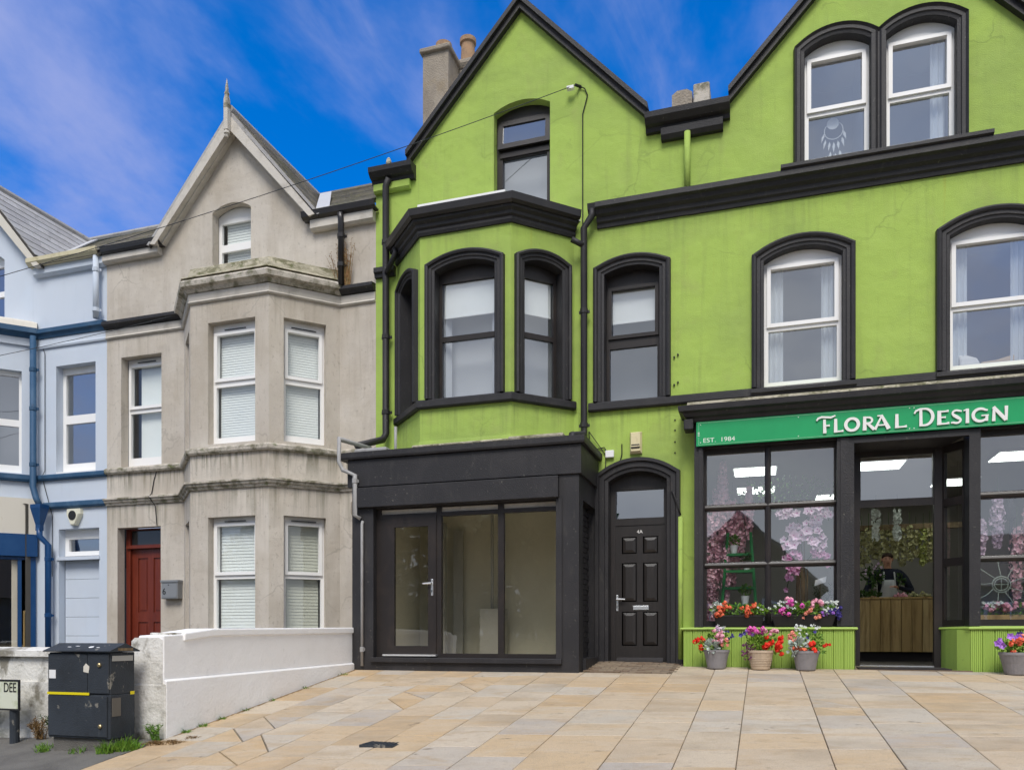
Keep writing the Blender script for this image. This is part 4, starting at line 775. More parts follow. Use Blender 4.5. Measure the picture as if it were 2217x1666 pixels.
# wires and boxes on the wall
MB().tube([(-2.33, -.06, 3.42), (-2.33, -.02, 3.2), (-2.25, -.02, 3.17), (-2.12, -.02, 3.19), (-2.10, -.015, 3.16), (-2.1, -.015, 2.95), (-2.11, -.015, 2.88), (-2.05, -.015, 2.85)], .007, 5).build('cable', 'print_black', green)
MB().tube([(-2.33, -.06, 3.42), (-2.18, -.02, 3.2), (-2.1, -.015, 3.08)], .006, 5).build('cable', 'print_black', green)
MB().tube([(-1.87, -.02, 3.22), (-1.87, -.015, 3.08), (-1.90, -.015, 2.96), (-1.98, -.015, 2.9)], .008, 5).build('cable', 'print_black', green)
t = thing('junction_box', (-2.03, -.03, 3.06), 'small white junction box on green wall left of the door arch', 'box')
MB().fbox(F0, -2.10, -1.98, .0, .05, 3.04, 3.14).build('case', 'white_gloss', t, bevel=.008)
t = thing('alarm_box', (-1.67, -.04, 3.06), 'beige alarm box with dark strobe above the door arch', 'alarm box')
mb = MB(); mb.loft([[F0.p(x, 0, z) for x, z in rect(-1.755, -1.59, 3.07, 3.37)], [F0.p(x, .03, z) for x, z in rect(-1.755, -1.59, 3.07, 3.37)], [F0.p(x, .075, z) for x, z in rect(-1.735, -1.61, 3.10, 3.35)]]); mb.build('case', 'alarm_cream', t)
MB().fbox(F0, -1.73, -1.615, .07, .085, 3.135, 3.19).build('strobe', 'black_gloss', t, bevel=.004)
MB().fbox(F0, -1.74, -1.605, .06, .088, 3.155, 3.17).build('rim', 'alarm_cream', t)
for x, z in ((-1.15, 4.36), (-1.10, 4.39), (-1.15, 3.98), (-1.10, 4.01)): MB().tube([(x, .01, z), (x, -.025, z)], .013, 6).build('bolt', 'print_black', green)
for z in (3.5, 3.36, 3.2, 3.05): MB().tube([(-1.14, .01, z), (-1.14, -.012, z)], .011, 6).build('bolt', 'print_black', green)
# chimney
t = thing('chimney_stack', (-5.5, 2.2, 9), 'weathered rendered chimney stack with clay pots behind green gable', 'chimney')
MB().box(-5.80, -5.31, 2, 2.5, 8.2, 10.95).build('stack', 'chimney', t); MB().box(-5.85, -5.26, 1.94, 2.56, 10.95, 11.03).build('cap', 'chimney', t, bevel=.02)
MB().box(-5.56, -4.5, 2.51, 3.05, 8.2, 10.93).build('stack', 'chimney', t); MB().sweep([(-5.565, 3.1), (-5.565, 2.51), (-4.5, 2.51)], [(-.2, 10.93), (.02, 10.93), (.06, 11.0), (.06, 11.06), (-.25, 11.16)]).build('cap', 'chimney', t)
for x, y, z, r_ in ((-5.72, 2.78, 11.16, .17), (-5.24, 2.80, 11.16, .17)):
    MB().lathe((x, y, z), [(r_*.8, 0), (r_*.82, .05), (r_*.74, .34), (r_*.74, .4), (r_*.9, .42), (r_*.9, .5), (r_*.72, .51), (r_*.6, .5), (r_*.55, .2)], 20).build('chimney_pot', 'terracotta', t, smooth=False)
    MB().lathe((x, y, z-.12), [(r_*1.5, 0), (r_*1.2, .12), (r_*.9, .17)], 16).build('flaunching', 'chimney', t)

# ================================================================== florist building
flo = thing('terraced_house', (1.5, 0, 0), 'lime green florist building with white upstairs windows and arched pair in the gable', 'house', 'terraced houses')
FXR = 4.4
def dblhole():
    return arc(.53, 1.315, 8.17, 8.31)
WB = (.02, .99, 3.83, 5.50, 5.64); WC = (2.22, 3.19, 3.83, 5.50, 5.64)
G1 = (.525, 1.32, 6.66, 8.16, 8.30); G2 = (1.50, 2.30, 6.66, 8.16, 8.30)
MB().panel(F0, [(SX, -.5), (FXR, -.5), (FXR, 7.66), (3.35, 7.72), (1.45, 9.72), (-.43, 7.72), (SX, 7.66)],
    [arch(*WB), arch(*WC), arch(*G1), arch(*G2), rect(-.86, 4.2, -.4, 3.3)], 0, .14).build('wall', 'green', flo)
for Wn, nice in ((WB, 'left'), (WC, 'right')):
    surround(flo, F0, *Wn, lining=.1)
    window(flo, F0, *Wn, [(4.70, 5.42), (3.92, 4.60)], .10, 'white_upvc', .06)
    a, b = Wn[0], Wn[1]
    for s0, s1, sd_ in ((a+.06, a+.25, 'left'), (b-.24, b-.06, 'right')):
        mb = MB(); n = 9; rings = []
        for z in (3.86, 5.48):
            rings.append([F0.p(s0+(s1-s0)*i/n, -.25+.02*math.sin(i*2.1), z) for i in range(n+1)])
        mb.loft(rings, close=False, cap=False); mb.build('curtain', 'curtain', None, f'pale {sd_} curtain in the {nice} first floor window above the florist sign', 'curtain', 'pale curtains')
MB().sweep([(SX, 0), (FXR, 0)], [(-.02, 3.70), (.06, 3.70), (.075, 3.72), (.075, 3.80), (.05, 3.825), (-.02, 3.83)]).build('sill_course', 'black', flo)
for a, b in ((WB[0]-.16, WB[1]+.16), (WC[0]-.16, WC[1]+.16)):
    MB().sweep([(a, 0), (b, 0)], [(-.02, 3.735), (.085, 3.735), (.105, 3.75), (.105, 3.795), (.08, 3.81), (-.1, 3.829)]).build('window_sill', 'black', flo)
# gable pair of windows
surround(flo, F0, *G1, lining=.1, prof=[(0, -.02), (0, .03), (.04, .04), (.05, .055), (.09, .055), (.12, .08), (.135, .0), (.135, -.02)])
surround(flo, F0, *G2, lining=.1, prof=[(0, -.02), (0, .03), (.04, .04), (.05, .055), (.09, .055), (.12, .083), (.135, .0), (.135, -.02)])
MB().fbox(F0, 1.325, 1.495, -.05, .062, 6.66, 8.2).build('mullion', 'black', flo)
window(flo, F0, *G1, [(7.46, 8.07), (6.73, 7.36)], .10, 'white_upvc', .06)
window(flo, F0, *G2, [(7.46, 8.07), (6.73, 7.36)], .10, 'white_upvc', .06)
for s0, s1, lab in ((2.05, 2.22, 'pale curtain at right of the arched gable window pair'),):
    mb = MB(); mb.loft([[F0.p(s0+(s1-s0)*i/8, -.25+.02*math.sin(i*2.1), z) for i in range(9)] for z in (6.70, 8.1)], close=False, cap=False); mb.build('curtain', 'curtain', None, lab, 'curtain', 'pale curtains')
MB().sweep([(.23, 0), (2.66, 0)], [(-.02, 6.57), (.2, 6.57), (.23, 6.585), (.23, 6.625), (.2, 6.645), (-.1, 6.66)]).build('gable_sill', 'black', flo)
MB().sweep([(SX, 0), (FXR, 0)], [(o, z-.004) for o, z in CORN]).build('cornice', 'black', flo)
for x0 in (-.43, 3.33):
    rake(flo, x0, 7.70, 1.45, 9.68, .085, -.09, .3); rake(flo, x0, 7.785, 1.45, 9.765, .045, -.14, .3, 'black', 'verge_cap')
for x0 in (-.43, 3.33): MB().prism([(x0, .02, 7.75), (1.45, .02, 9.75), (1.45, .02, 9.70), (x0, .02, 7.70)], (0, 5, 0)).build('roof', 'slate', flo)
for x0, x1 in ((SX, -.43), (FXR, 3.33)): MB().prism([(x0, .03, 7.62), (x1, .03, 7.62), (1.45, 4, 9.4), (x0, 4, 9.4)], (0, 0, .04)).build('roof', 'slate', flo)
MB().sweep([(SX, 0), (-.41, 0)], BG).build('box_gutter', 'black', flo); MB().sweep([(3.3, 0), (FXR+.03, 0)], BG).build('box_gutter', 'black', flo)
MB().add([(FXR, 0, -.5), (FXR, 7, -.5), (FXR, 7, 7.66), (FXR, 4, 9.4), (FXR, 0, 7.66)], [(0, 1, 2, 3, 4)]).build('flank_wall', 'green', flo)
MB().sweep([(SX, 0), (-.5, 0)], [(0, 7.33), (.07, 7.33), (.11, 7.38), (.12, 7.467), (0, 7.467)]).build('eaves_course', 'black', flo)
MB().prism([(-1.17, -.12, 7.66), (-.90, -.12, 7.66), (-.90, -.12, 7.88), (-.97, -.12, 7.93), (-1.10, -.12, 7.93), (-1.17, -.12, 7.88)], (0, .6, 0)).build('valley_block', 'chimney', flo)
MB().box(-.885, -.67, -.15, .5, 7.68, 7.96).build('valley_box', 'grey_trim', flo, bevel=.02)
downpipe(flo, [(SX+.004, -.1, 7.36), (SX+.004, -.1, 6.58)], .042, 'green', ())
# dream catcher hanging in the gable window
t = thing('dream_catcher', (.9, .2, 7.35), 'white feather dream catcher hanging in the left gable window', 'ornament')
FD = Fr((0, .2))
ring = [(.9+.115*math.cos(q), .2, 7.20+.115*math.sin(q)) for q in [i*2*math.pi/24 for i in range(25)]]
MB().tube(ring, .006, 5).build('hoop', 'feather', t)
mb = MB(); mb.lathe((0, 0, 0), [(.001, 0), (.075, 0), (.075, .006), (.001, .006)], 20); mb.v = [(.89+x, .2-z, 7.29+y) for x, y, z in mb.v]; mb.build('crescent', 'feather', t)
for i, (x, z, h_) in enumerate(((.78, 7.18, .12), (.80, 7.10, .13), (.85, 7.06, .12), (.9, 7.05, .14), (.95, 7.06, .12), (1.0, 7.10, .13), (1.02, 7.18, .12), (.86, 6.93, .12), (.92, 6.9, .13), (.97, 6.93, .1), (.9, 6.80, .14))):
    k = (x-.9)*.3
    MB().add([(x, .2, z), (x+.018+k*.3, .195, z-h_*.35), (x+k*.9, .2, z-h_), (x-.016+k*.3, .205, z-h_*.4)], [(0, 1, 2, 3)]).build('feather', 'feather', t)
# things on the sill of the right first floor window
t = thing('cushion', (2.48, .3, 3.93), 'white cushion lying in the right first floor window', 'cushion')
mb = MB(); mb.loft([[(2.38+x*k, .28+y*k, 3.90+z) for x, y in ((0, -.08), (.22, -.08), (.22, .12), (0, .12))] for k, z in ((1, 0), (1.04, .06), (.9, .13), (.3, .2))]); mb.build('cover', 'cloth_white', t, bevel=.02)
t = thing('cushion', (2.75, .34, 3.93), 'tan and grey bolster beside white cushion in first floor window', 'cushion')
MB().prism([(2.63, .25, 3.88), (3.0, .25, 3.88), (3.0, .25, 4.05), (2.8, .25, 4.0), (2.63, .25, 3.99)], (0, .15, 0)).build('bolster', 'cloth_tan', t, bevel=.02)
MB().box(2.42, 3.0, .2, .245, 3.87, 3.955).build('board', 'grey_ply', t)

# ---------------- shopfront
SY = -.30
MB().box(-.86, 4.1, -.24, -.02, 3.03, 3.62).build('shopfront_beam', 'black', flo)
MB().sweep([(-.86, 0), (-.86, -.26), (4.2, -.26)], [(0, 3.37), (.06, 3.37), (.08, 3.41), (.12, 3.43), (.14, 3.47), (.19, 3.49), (.2, 3.56), (0, 3.58)]).build('shop_cornice', 'black', flo)
MB().sweep([(-.82, 0), (-.82, -.24), (4.2, -.24)], [(-.2, 3.585), (.13, 3.585), (.12, 3.62), (0, 3.655), (-.2, 3.66)]).build('shop_cornice_flashing', 'moss_cap', flo)
MB().fbox(Fr((0, -.26)), -.99, -.865, -.1, .12, 3.26, 3.40).build('cornice_bracket', 'black', flo, bevel=.015)
def shopwin(a, b, cols, d_y, right=False):
    F = Fr((0, d_y)); hs = []
    rows = [(2.29, 2.97), (1.52, 2.21), (.74, 1.44)]
    xs = [a]+cols+[b]
    for i in range(len(xs)-1):
        for r0, r1 in rows: hs.append(rect(xs[i]+.04, xs[i+1]-.04, r0, r1))
    f = MB().panel(F, rect(a-.06, b+.06, .66, 3.03), hs, 0, .06, rim=False).build('shop_window', 'brown_black', flo)
    for z in (2.25, 1.48):
        MB().tube([(a+.02, d_y-.004, z), (b-.02, d_y-.004, z)], .034, 8).build('glazing_bar', 'brown_black', f)
    for x in cols: MB().tube([(x, d_y-.004, .7), (x, d_y-.004, 3.0)], .034, 8).build('glazing_bar', 'brown_black', f)
    for h in hs: MB().quad(*[F.p(x, -.045, z) for x, z in h]).build('pane', 'glass_shop', f)
    return f
shopwin(-.75, .92, [.072], -.12); shopwin(2.49, 4.1, [3.3], -.12)
MB().box(-.86, -.745, -.28, .02, .64, 3.03).build('pilaster', 'black', flo); MB().box(-.80, -.76, -.295, -.28, .66, 3.03).build('pilaster_moulding', 'black', flo)
MB().box(.90, 1.10, -.28, .02, .66, 3.03).build('pilaster', 'black', flo); MB().box(.94, 1.04, -.292, -.28, .66, 3.03).build('pilaster_moulding', 'black', flo)
MB().box(2.38, 2.50, -.28, .02, .66, 3.03).build('pilaster', 'black', flo)
# recessed doorway
DY = .30
MB().add([(1.10, -.28, 2.97), (2.38, -.28, 2.97), (2.17, DY+.1, 2.94), (1.14, DY+.1, 2.94)], [(0, 1, 2, 3)]).build('doorway_soffit', 'black', flo)
MB().box(1.10, 2.38, -.285, -.20, 2.955, 3.031).build('doorway_lintel', 'black', flo)
MB().prism([(1.10, .02, .1), (1.16, DY, .1), (1.10, DY, .1), (1.04, .02, .1)], (0, 0, 2.9)).build('door_jamb', 'black', flo)
MB().box(1.135, 1.225, DY-.05, DY+.05, .13, 2.96).build('door_post', 'brown_black', flo); MB().box(2.10, 2.20, DY-.05, DY+.05, .13, 2.96).build('door_post', 'brown_black', flo)
tf = MB().panel(Fr((0, DY-.03)), rect(1.225, 2.10, 2.22, 2.96), [rect(1.235, 2.09, 2.32, 2.88)], 0, .06).build('fanlight', 'brown_black', flo)
MB().quad(*[(x, DY+.01, z) for x, z in rect(1.235, 2.09, 2.32, 2.88)]).build('pane', 'glass_house', tf)
# canted glazed return on the right of the doorway
FCn = Fr((2.16, DY-.04), (.22, -.26)); lc = math.hypot(.22, .26)
for F_, l_ in ((Fr((2.17, DY-.06), (.21, -.26)), math.hypot(.21, .26)),):
    pass
u_ = Vector((.21, -.34)); lr = u_.length
class FrR(Fr):
    pass
FRt = Fr((2.17, DY-.02), (.21, -.30)); lr = math.hypot(.21, .30)
FRt.n = -FRt.n if FRt.n.x > 0 else FRt.n
hs = [rect(.06, lr-.03, z0, z1) for z0, z1 in ((2.28, 2.86), (1.52, 2.18), (.74, 1.42))]
cf = MB().panel(FRt, rect(0, lr, .64, 2.96), hs, 0, .05).build('return_window', 'brown_black', flo)
for h in hs: MB().quad(*[FRt.p(x, -.03, z) for x, z in h]).build('pane', 'glass_shop', cf)
# stallrisers: reeded tongue and groove boards
def board_mesh(wd, h_, ribs=6):
    mb = MB(); prof = []
    n = ribs
    pts = [(0, .0), (.003, -.012)]
    for i in range(n):
        c0 = .004+(wd-.008)*i/n; c1 = .004+(wd-.008)*(i+1)/n; m_ = (c0+c1)/2
        pts += [(c0+.002, -.014), (m_-.005, -.025), (m_+.005, -.025), (c1-.002, -.014)]
    pts += [(wd-.003, -.012), (wd, 0)]
    mb.loft([[(x, y, 0) for x, y in pts], [(x, y, h_) for x, y in pts]]); return mesh_of(mb, 'green_board')
def stall(a, b, y, n, zt=.615):
    wd = (b-a)/n; me = board_mesh(wd, 1.0)
    for i in range(n):
        zb = gz(a+wd*(i+.5), y)-.02; o = inst(me, 'board', flo, (a+wd*i, y, zb), (0, 0, 0), (1, 1, zt-zb))
stall(-1.0, 1.10, SY, 17); stall(2.38, 4.2, SY, 14)
MB().box(-.998, 1.10, SY+.001, .0, -.3, .614).build('stallriser', 'green_board', flo); MB().box(2.38, 4.2, SY+.001, -.1, -.3, .614).build('stallriser', 'green_board', flo)
# plain canted return boards
mb = MB(); mb.prism([(2.17, DY, -.2), (2.20, DY-.2, -.2), (2.27, -.17, -.2), (2.379, SY-.018, -.2), (2.379, DY, -.2)], (0, 0, .815)); mb.build('return_board', 'green_board', flo)
mb = MB(); mb.prism([(1.101, SY-.018, -.2), (1.125, -.15, -.2), (1.15, DY, -.2), (1.10, DY, -.2)], (0, 0, .815)); mb.build('return_board', 'green_board', flo)
MB().sweep([(-1.01, 0), (-1.01, SY-.02), (1.11, SY-.02), (1.16, DY)], [(-.16, .617), (.022, .617), (.03, .63), (.022, .648), (-.16, .66)]).build('stall_coping', 'green_board', flo)
MB().sweep([(2.16, DY), (2.38, SY-.02), (4.2, SY-.02)], [(-.12, .617), (.022, .617), (.03, .63), (.022, .648), (-.12, .66)]).build('stall_coping', 'green_board', flo)
MB().box(-.86, 1.09, SY+.10, 0, .655, .672).build('inner_sill', 'black', flo); MB().box(2.4, 4.1, SY+.10, 0, .655, .672).build('inner_sill', 'black', flo)
MB().box(1.15, 2.19, DY-.04, DY+.04, .10, .155).build('threshold', 'chrome', flo)
MB().box(1.16, 2.19, -.30, DY-.045, .0, gz(1.6, -.2)+.012).build('door_mat_well', 'mat_dark', flo)
MB().box(1.10, 2.40, -.36, -.302, .0, gz(1.6, -.33)+.006).build('step_edge', 'sett', flo)
# green boxed pipe between door and shopfront, and thin dark branch
downpipe(flo, [(-1.06, -.07, 2.16), (-1.06, -.07, .2)], .034, 'green', (), 'boxed_pipe')
downpipe(flo, [(-1.17, -.06, 2.52), (-1.15, -.07, 2.48), (-1.065, -.07, 2.18)], .018, 'black', (), 'waste_pipe')
MB().tube([(-1.06, -.07, .22), (-1.06, -.07, .02)], .04, 8).build('pipe_shoe', 'black', flo)

# ---------------- shop sign with raised letters
sg = thing('shop_sign', (1.0, -.3, 3.04), 'long green shop sign reading FLORAL DESIGN EST. 1984 in white', 'sign')
SGY = -.30; FS = Fr((0, SGY))
MB().fbox(FS, -.83, 4.15, .0, .03, 3.04, 3.36).build('board', 'sign_green', sg, bevel=.003)
for a, b, z0, z1 in ((-.80, 4.12, 3.055, 3.059), (-.80, 4.12, 3.341, 3.345), (-.80, -.796, 3.059, 3.16), (-.80, -.796, 3.24, 3.341)):
    MB().fbox(FS, a, b, .03, .0325, z0, z1).build('border_line', 'sign_line', sg)
for z in (3.175, 3.195, 3.215): MB().fbox(FS, -.81, -.786, .03, .0325, z, z+.008).build('border_ornament', 'letter_green', sg)
for x, z in ((-.775, 3.32), (-.775, 3.085), (.44, 3.32), (.44, 3.08), (1.72, 3.325), (1.77, 3.325), (1.72, 3.075), (1.77, 3.075)):
    mb = MB().lathe((0, 0, 0), [(.007, 0), (.007, .003), (.004, .005)], 8); mb.v = [(p[0]+x, SGY-.03-p[2], p[1]+z) for p in mb.v]; mb.build('screw', 'letter_green', sg)
text('small_lettering', 'EST.', .082, FS, -.745, 3.083, 'letter_green', sg, .031, ext=.0015, xs=1.16)
text('small_lettering', '1984', .082, FS, -.525, 3.083, 'letter_green', sg, .031, ext=.0015, xs=1.16)
def cir(cx, cz, rx, rz, a0, a1, n=16): return [(cx+rx*math.cos(R(a0+(a1-a0)*i/n)), cz+rz*math.sin(R(a0+(a1-a0)*i/n))) for i in range(n+1)]
T, t_ = .24, .13
LET = {
 'L': [([(.2, 0), (.2, 1)], [.30, .24]), ([(.08, .07), (.7, .07), (.98, .10)], [.14, .13, .2]), ],
 'O': [(cir(.5, .5, .40, .43, 0, 360, 28), [.22+.06*abs(math.cos(R(360*i/28))) for i in range(29)])],
 'R': [([(.2, 0), (.2, 1)], [.32, .24]), ([(.1, .92)]+cir(.48, .71, .30, .21, 90, -90)+[(.3, .5)], [.14]*2+[.17]*17+[.13]), ([(.42, .5), (.95, .03)], [.2, .28])],
 'A': [([(.08, 0), (.48, .97)], [.22, .13]), ([(.46, 1.02), (.9, 0)], [.2, .34]), ([(.25, .3), (.7, .3)], [.12, .12]), ([(.22, .98), (.5, .96)], [.1, .14])],
 'E': [([(.2, 0), (.2, 1)], [.34, .28]), ([(.1, .93), (.7, .93), (.95, .96)], [.14, .13, .19]), ([(.2, .52), (.65, .52), (.72, .53)], [.12, .12, .2]), ([(.1, .07), (.72, .07), (1.0, .11)], [.14, .13, .2])],
 'S': [([(.95, .86)]+cir(.5, .73, .34, .21, 60, 180, 8)+[(.3, .6), (.5, .5), (.72, .38)]+cir(.5, .27, .36, .21, 10, -130, 9)+[(.03, .1)], [.12]+[.16]*9+[.24, .27, .24]+[.17]*10+[.12])],
 'I': [([(.66, 0), (.66, 1)], [.27, .23]), ([(.0, .88), (.6, .94)], [.1, .13])],
 'G': [([(.92, .80)]+cir(.5, .5, .42, .43, 50, 320, 20)+[(.86, .22)], [.12]+[.17+.08*math.sin(math.pi*i/20) for i in range(21)]+[.16]), ([(.86, .06), (.86, .46)], [.2, .2]), ([(.55, .45), (.97, .45)], [.1, .12])],
 'N': [([(.12, 0), (.14, .98)], [.26, .17]), ([(.1, .98), (.86, .03)], [.26, .28]), ([(.87, .02), (.87, 1)], [.17, .26])],
 'F': [([(.42, 0), (.40, .78)], [.22, .17]), ([(-.02, .74), (.06, .86), (.25, .93), (.5, .90), (.75, .87), (.98, .96)], [.10, .13, .14, .13, .14, .10]), ([(.4, .42), (.62, .42), (.68, .43)], [.1, .1, .17])],
 'D': [([(.34, 0), (.33, .9)], [.2, .17]), ([(.0, .72), (.08, .86), (.3, .95), (.5, .95)]+cir(.52, .5, .42, .45, 80, -90, 16)+[(.26, .05)], [.1, .13, .13, .12]+[.13+.07*math.sin(math.pi*i/16) for i in range(17)]+[.11])],
}
def letter(ch, x0, x1, z0, h_, k0):
    w_ = x1-x0; mb = MB(); asp = h_
    for k, (pts, wd) in enumerate(LET[ch]):
        P = [Vector((p[0]*w_, p[1]*h_)) for p in pts]; wd = wd if isinstance(wd, list) else [wd]*len(P)
        closed = (P[0]-P[-1]).length < 1e-4; le, ri = [], []
        for i, p in enumerate(P):
            if closed: d = (P[(i+1) % (len(P)-1)] - P[(i-1) % (len(P)-1)]).normalized()
            else: d = (P[min(i+1, len(P)-1)]-P[max(i-1, 0)]).normalized()
            n = Vector((-d.y, d.x)); ww = wd[min(i, len(wd)-1)]*h_*.82*.5
            le.append(p+n*ww); ri.append(p-n*ww)
        rings = [[FS.p(x0+l.x, .036, z0+l.y), FS.p(x0+l.x, .050+k*.0006, z0+l.y), FS.p(x0+r_.x, .050+k*.0006, z0+r_.y), FS.p(x0+r_.x, .036, z0+r_.y)] for l, r_ in zip(le, ri)]
        mb.loft(rings, cap=not closed)
    mb.build('letter', 'letter', sg)
for i, (ch, a, b, big) in enumerate((('F', .66, .88, 1), ('L', .856, .972, 0), ('O', .978, 1.16, 0), ('R', 1.184, 1.33, 0), ('A', 1.315, 1.506, 0), ('L', 1.548, 1.69, 0), ('D', 1.77, 1.985, 1), ('E', 2.015, 2.15, 0), ('S', 2.165, 2.29, 0), ('I', 2.302, 2.366, 0), ('G', 2.39, 2.575, 0), ('N', 2.60, 2.775, 0))):
    letter(ch, a, b, 3.088, .222 if big else .172, i)

# ---------------- shop interior
room(flo, F0, -.9, 4.2, .12, 3.0, -.0, -5.2, 'shop_wall_paint', 'shop_room')
MB().box(-.88, 4.18, .34, 5.15, .121, .135).build('shop_floor', 'floor_dark', flo)
for i, (x, y) in enumerate(((1.6, 1.3), (2.9, 3.0), (-.1, 1.2), (-.1, 2.8), (3.3, 1.2), (1.2, 3.9))):
    t = thing('ceiling_light', (x, y, 2.93), ('lit square ceiling panel seen above the shop door', 'lit ceiling panel deep in shop above the counter right end', 'lit ceiling panel just inside the left shop window', 'lit ceiling panel deeper behind the left shop window', 'lit ceiling panel just inside the right shop window', 'lit ceiling panel at the back of shop behind the garlands')[i], 'ceiling light', 'lit ceiling panels in the florist')
    MB().box(x-.31, x+.31, y-.31, y+.31, 2.965, 2.99).build('frame', 'white_gloss', t); MB().box(x-.29, x+.29, y-.29, y+.29, 2.955, 2.966).build('diffuser', 'lamp_panel', t)
ct = thing('shop_counter', (2.05, 2.8, .13), 'wooden plank shop counter facing the open doorway', 'counter')
k = mesh_of(MB().box(-.071, .071, -.012, .012, 0, .84), 'counter_wood')
for i in range(9): inst(k, 'plank', ct, (1.42+i*.152, 2.8+random.uniform(-.003, .003), .285))
MB().box(1.33, 2.72, 2.77, 3.25, 1.127, 1.155).build('counter_top', 'counter_wood', ct)
MB().box(1.36, 2.70, 2.85, 3.2, .13, .28).build('kick_board', 'mat_dark', ct); MB().box(1.34, 2.71, 2.83, 3.2, .285, 1.12).build('carcass', 'counter_wood', ct)
# ---------------- foliage and flower helpers
def leaves(mb, c, rad, n, sz, r, flat=False, up=.3):
    c = Vector(c)
    for i in range(n):
        while True:
            p = Vector((r.uniform(-1, 1), r.uniform(-1, 1), r.uniform(-1, 1)))
            if p.length < 1: break
        q = c+Vector((p.x*rad[0], p.y*rad[1], p.z*rad[2])); d = (p+Vector((r.uniform(-.6, .6), r.uniform(-.6, .6), up+r.uniform(-.5, .5)))).normalized()
        s_ = d.cross(Vector((r.uniform(-1, 1), r.uniform(-1, 1), r.uniform(-1, 1)))).normalized(); k = sz*r.uniform(.6, 1.3); nn = d.cross(s_)
        mb.add([q, q+d*k*.5+s_*k*.34+nn*k*.1, q+d*k, q+d*k*.5-s_*k*.34+nn*k*.1, q+d*k*.55], [(0, 1, 4), (1, 2, 4), (2, 3, 4), (3, 0, 4)])
def cluster(n, rad, sz, seed):      # rounded head of small petals
    r = random.Random(seed); mb = MB()
    for i in range(n):
        d = Vector((r.gauss(0, 1), r.gauss(0, 1), r.gauss(.2, 1))).normalized(); q = d*rad*r.uniform(.55, 1); s_ = d.cross(Vector((r.uniform(-1, 1), r.uniform(-1, 1), .3))).normalized(); u = d.cross(s_)
        mb.add([q]+[q+(s_*math.cos(a)+u*math.sin(a))*sz*r.uniform(.8, 1.2)+d*sz*.35 for a in [j*2*math.pi/5 for j in range(5)]], [(0, j+1, (j+1) % 5+1) for j in range(5)])
    return mb
def disc_flower(rad, seed):
    r = random.Random(seed); mb = MB(); n = 15
    mb.add([(0, -.0, 0)]+[(rad*(.82+.18*math.cos(5*2*math.pi*j/n))*math.cos(2*math.pi*j/n), -rad*.45, rad*(.82+.18*math.cos(5*2*math.pi*j/n))*math.sin(2*math.pi*j/n)) for j in range(n)], [(0, j+1, (j+1) % n+1) for j in range(n)])
    return mb
BL = {}
def bloom(kind, m):
    if (kind, m) not in BL:
        BL[(kind, m)] = mesh_of(cluster(13, .03, .017, 3) if kind == 'head' else cluster(5, .014, .013, 5) if kind == 'small' else cluster(9, .022, .018, 6) if kind == 'loose' else disc_flower(.038, 2), m)
    return BL[(kind, m)]
def blooms(P, r, kind, m, spots, sc=1):
    for x, y, z in spots: inst(bloom(kind, m), 'bloom', P, (x, y, z), (r.uniform(-.4, .4), r.uniform(-.4, .4), r.uniform(-.6, .6)), sc*r.uniform(.85, 1.2))
def pot(x, y, h_, r0, r1, m, label, seed, foliage, flowers):
    r = random.Random(seed); z = gz(x, y); t = thing('flower_pot', (x, y, z), label, 'flower pot', 'flower pots on the paving by the florist')
    MB().lathe((x, y, z), [(r0*.92, 0), (r0, .012), (r0+(r1-r0)*.5, h_*.5), (r1, h_*.86), (r1+.006, h_*.88), (r1+.006, h_), (r1-.012, h_), (r1-.02, h_*.88), (.001, h_*.86)], 28).build('pot', m, t, smooth=False)
    if m == 'pot_beige':
        for k in range(5): MB().lathe((x, y, z+.05+k*.02), [(r0+(r1-r0)*(.25+k*.09)+.0, 0), (r0+(r1-r0)*(.27+k*.09)+.004, .006), (r0+(r1-r0)*(.29+k*.09), .013)], 28).build('relief_band', m, t)
    for m_, c, rad, n, sz in foliage:
        mb = MB(); leaves(mb, (x+c[0], y+c[1], z+h_+c[2]), rad, n, sz, r); mb.build('foliage', m_, t, kind='stuff')
    for kind, m_, c, rad, n, sc in flowers:
        sp = [(x+c[0]+r.uniform(-1, 1)*rad[0], y+c[1]-abs(r.gauss(0, .5))*rad[1], z+h_+c[2]+r.uniform(-1, 1)*rad[2]) for i in range(n)]
        blooms(t, r, kind, m_, sp, sc)
    return t
pot(-.56, -.52, .245, .115, .158, 'pot_grey', 'grey pot with silver leaves, red geraniums and pink blooms, leftmost on the paving', 11,
    [('leaf', (.02, 0, .12), (.13, .09, .11), 170, .045), ('leaf', (-.15, 0, .04), (.09, .06, .07), 50, .04), ('silver_leaf', (-.06, -.1, .045), (.075, .05, .08), 75, .07)],
    [('head', 'red', (-.21, -.03, .09), (.06, .05, .07), 7, .9), ('head', 'pink', (.05, -.07, .17), (.1, .05, .09), 9, .9), ('loose', 'salmon', (.1, -.06, .12), (.09, .04, .09), 6, .8), ('small', 'white_fl', (.08, -.03, .26), (.1, .04, .06), 8, .9), ('small', 'navy_fl', (.15, -.03, .20), (.06, .04, .08), 8, .9), ('loose', 'lilac', (.02, -.04, .26), (.05, .04, .03), 3, .9)])
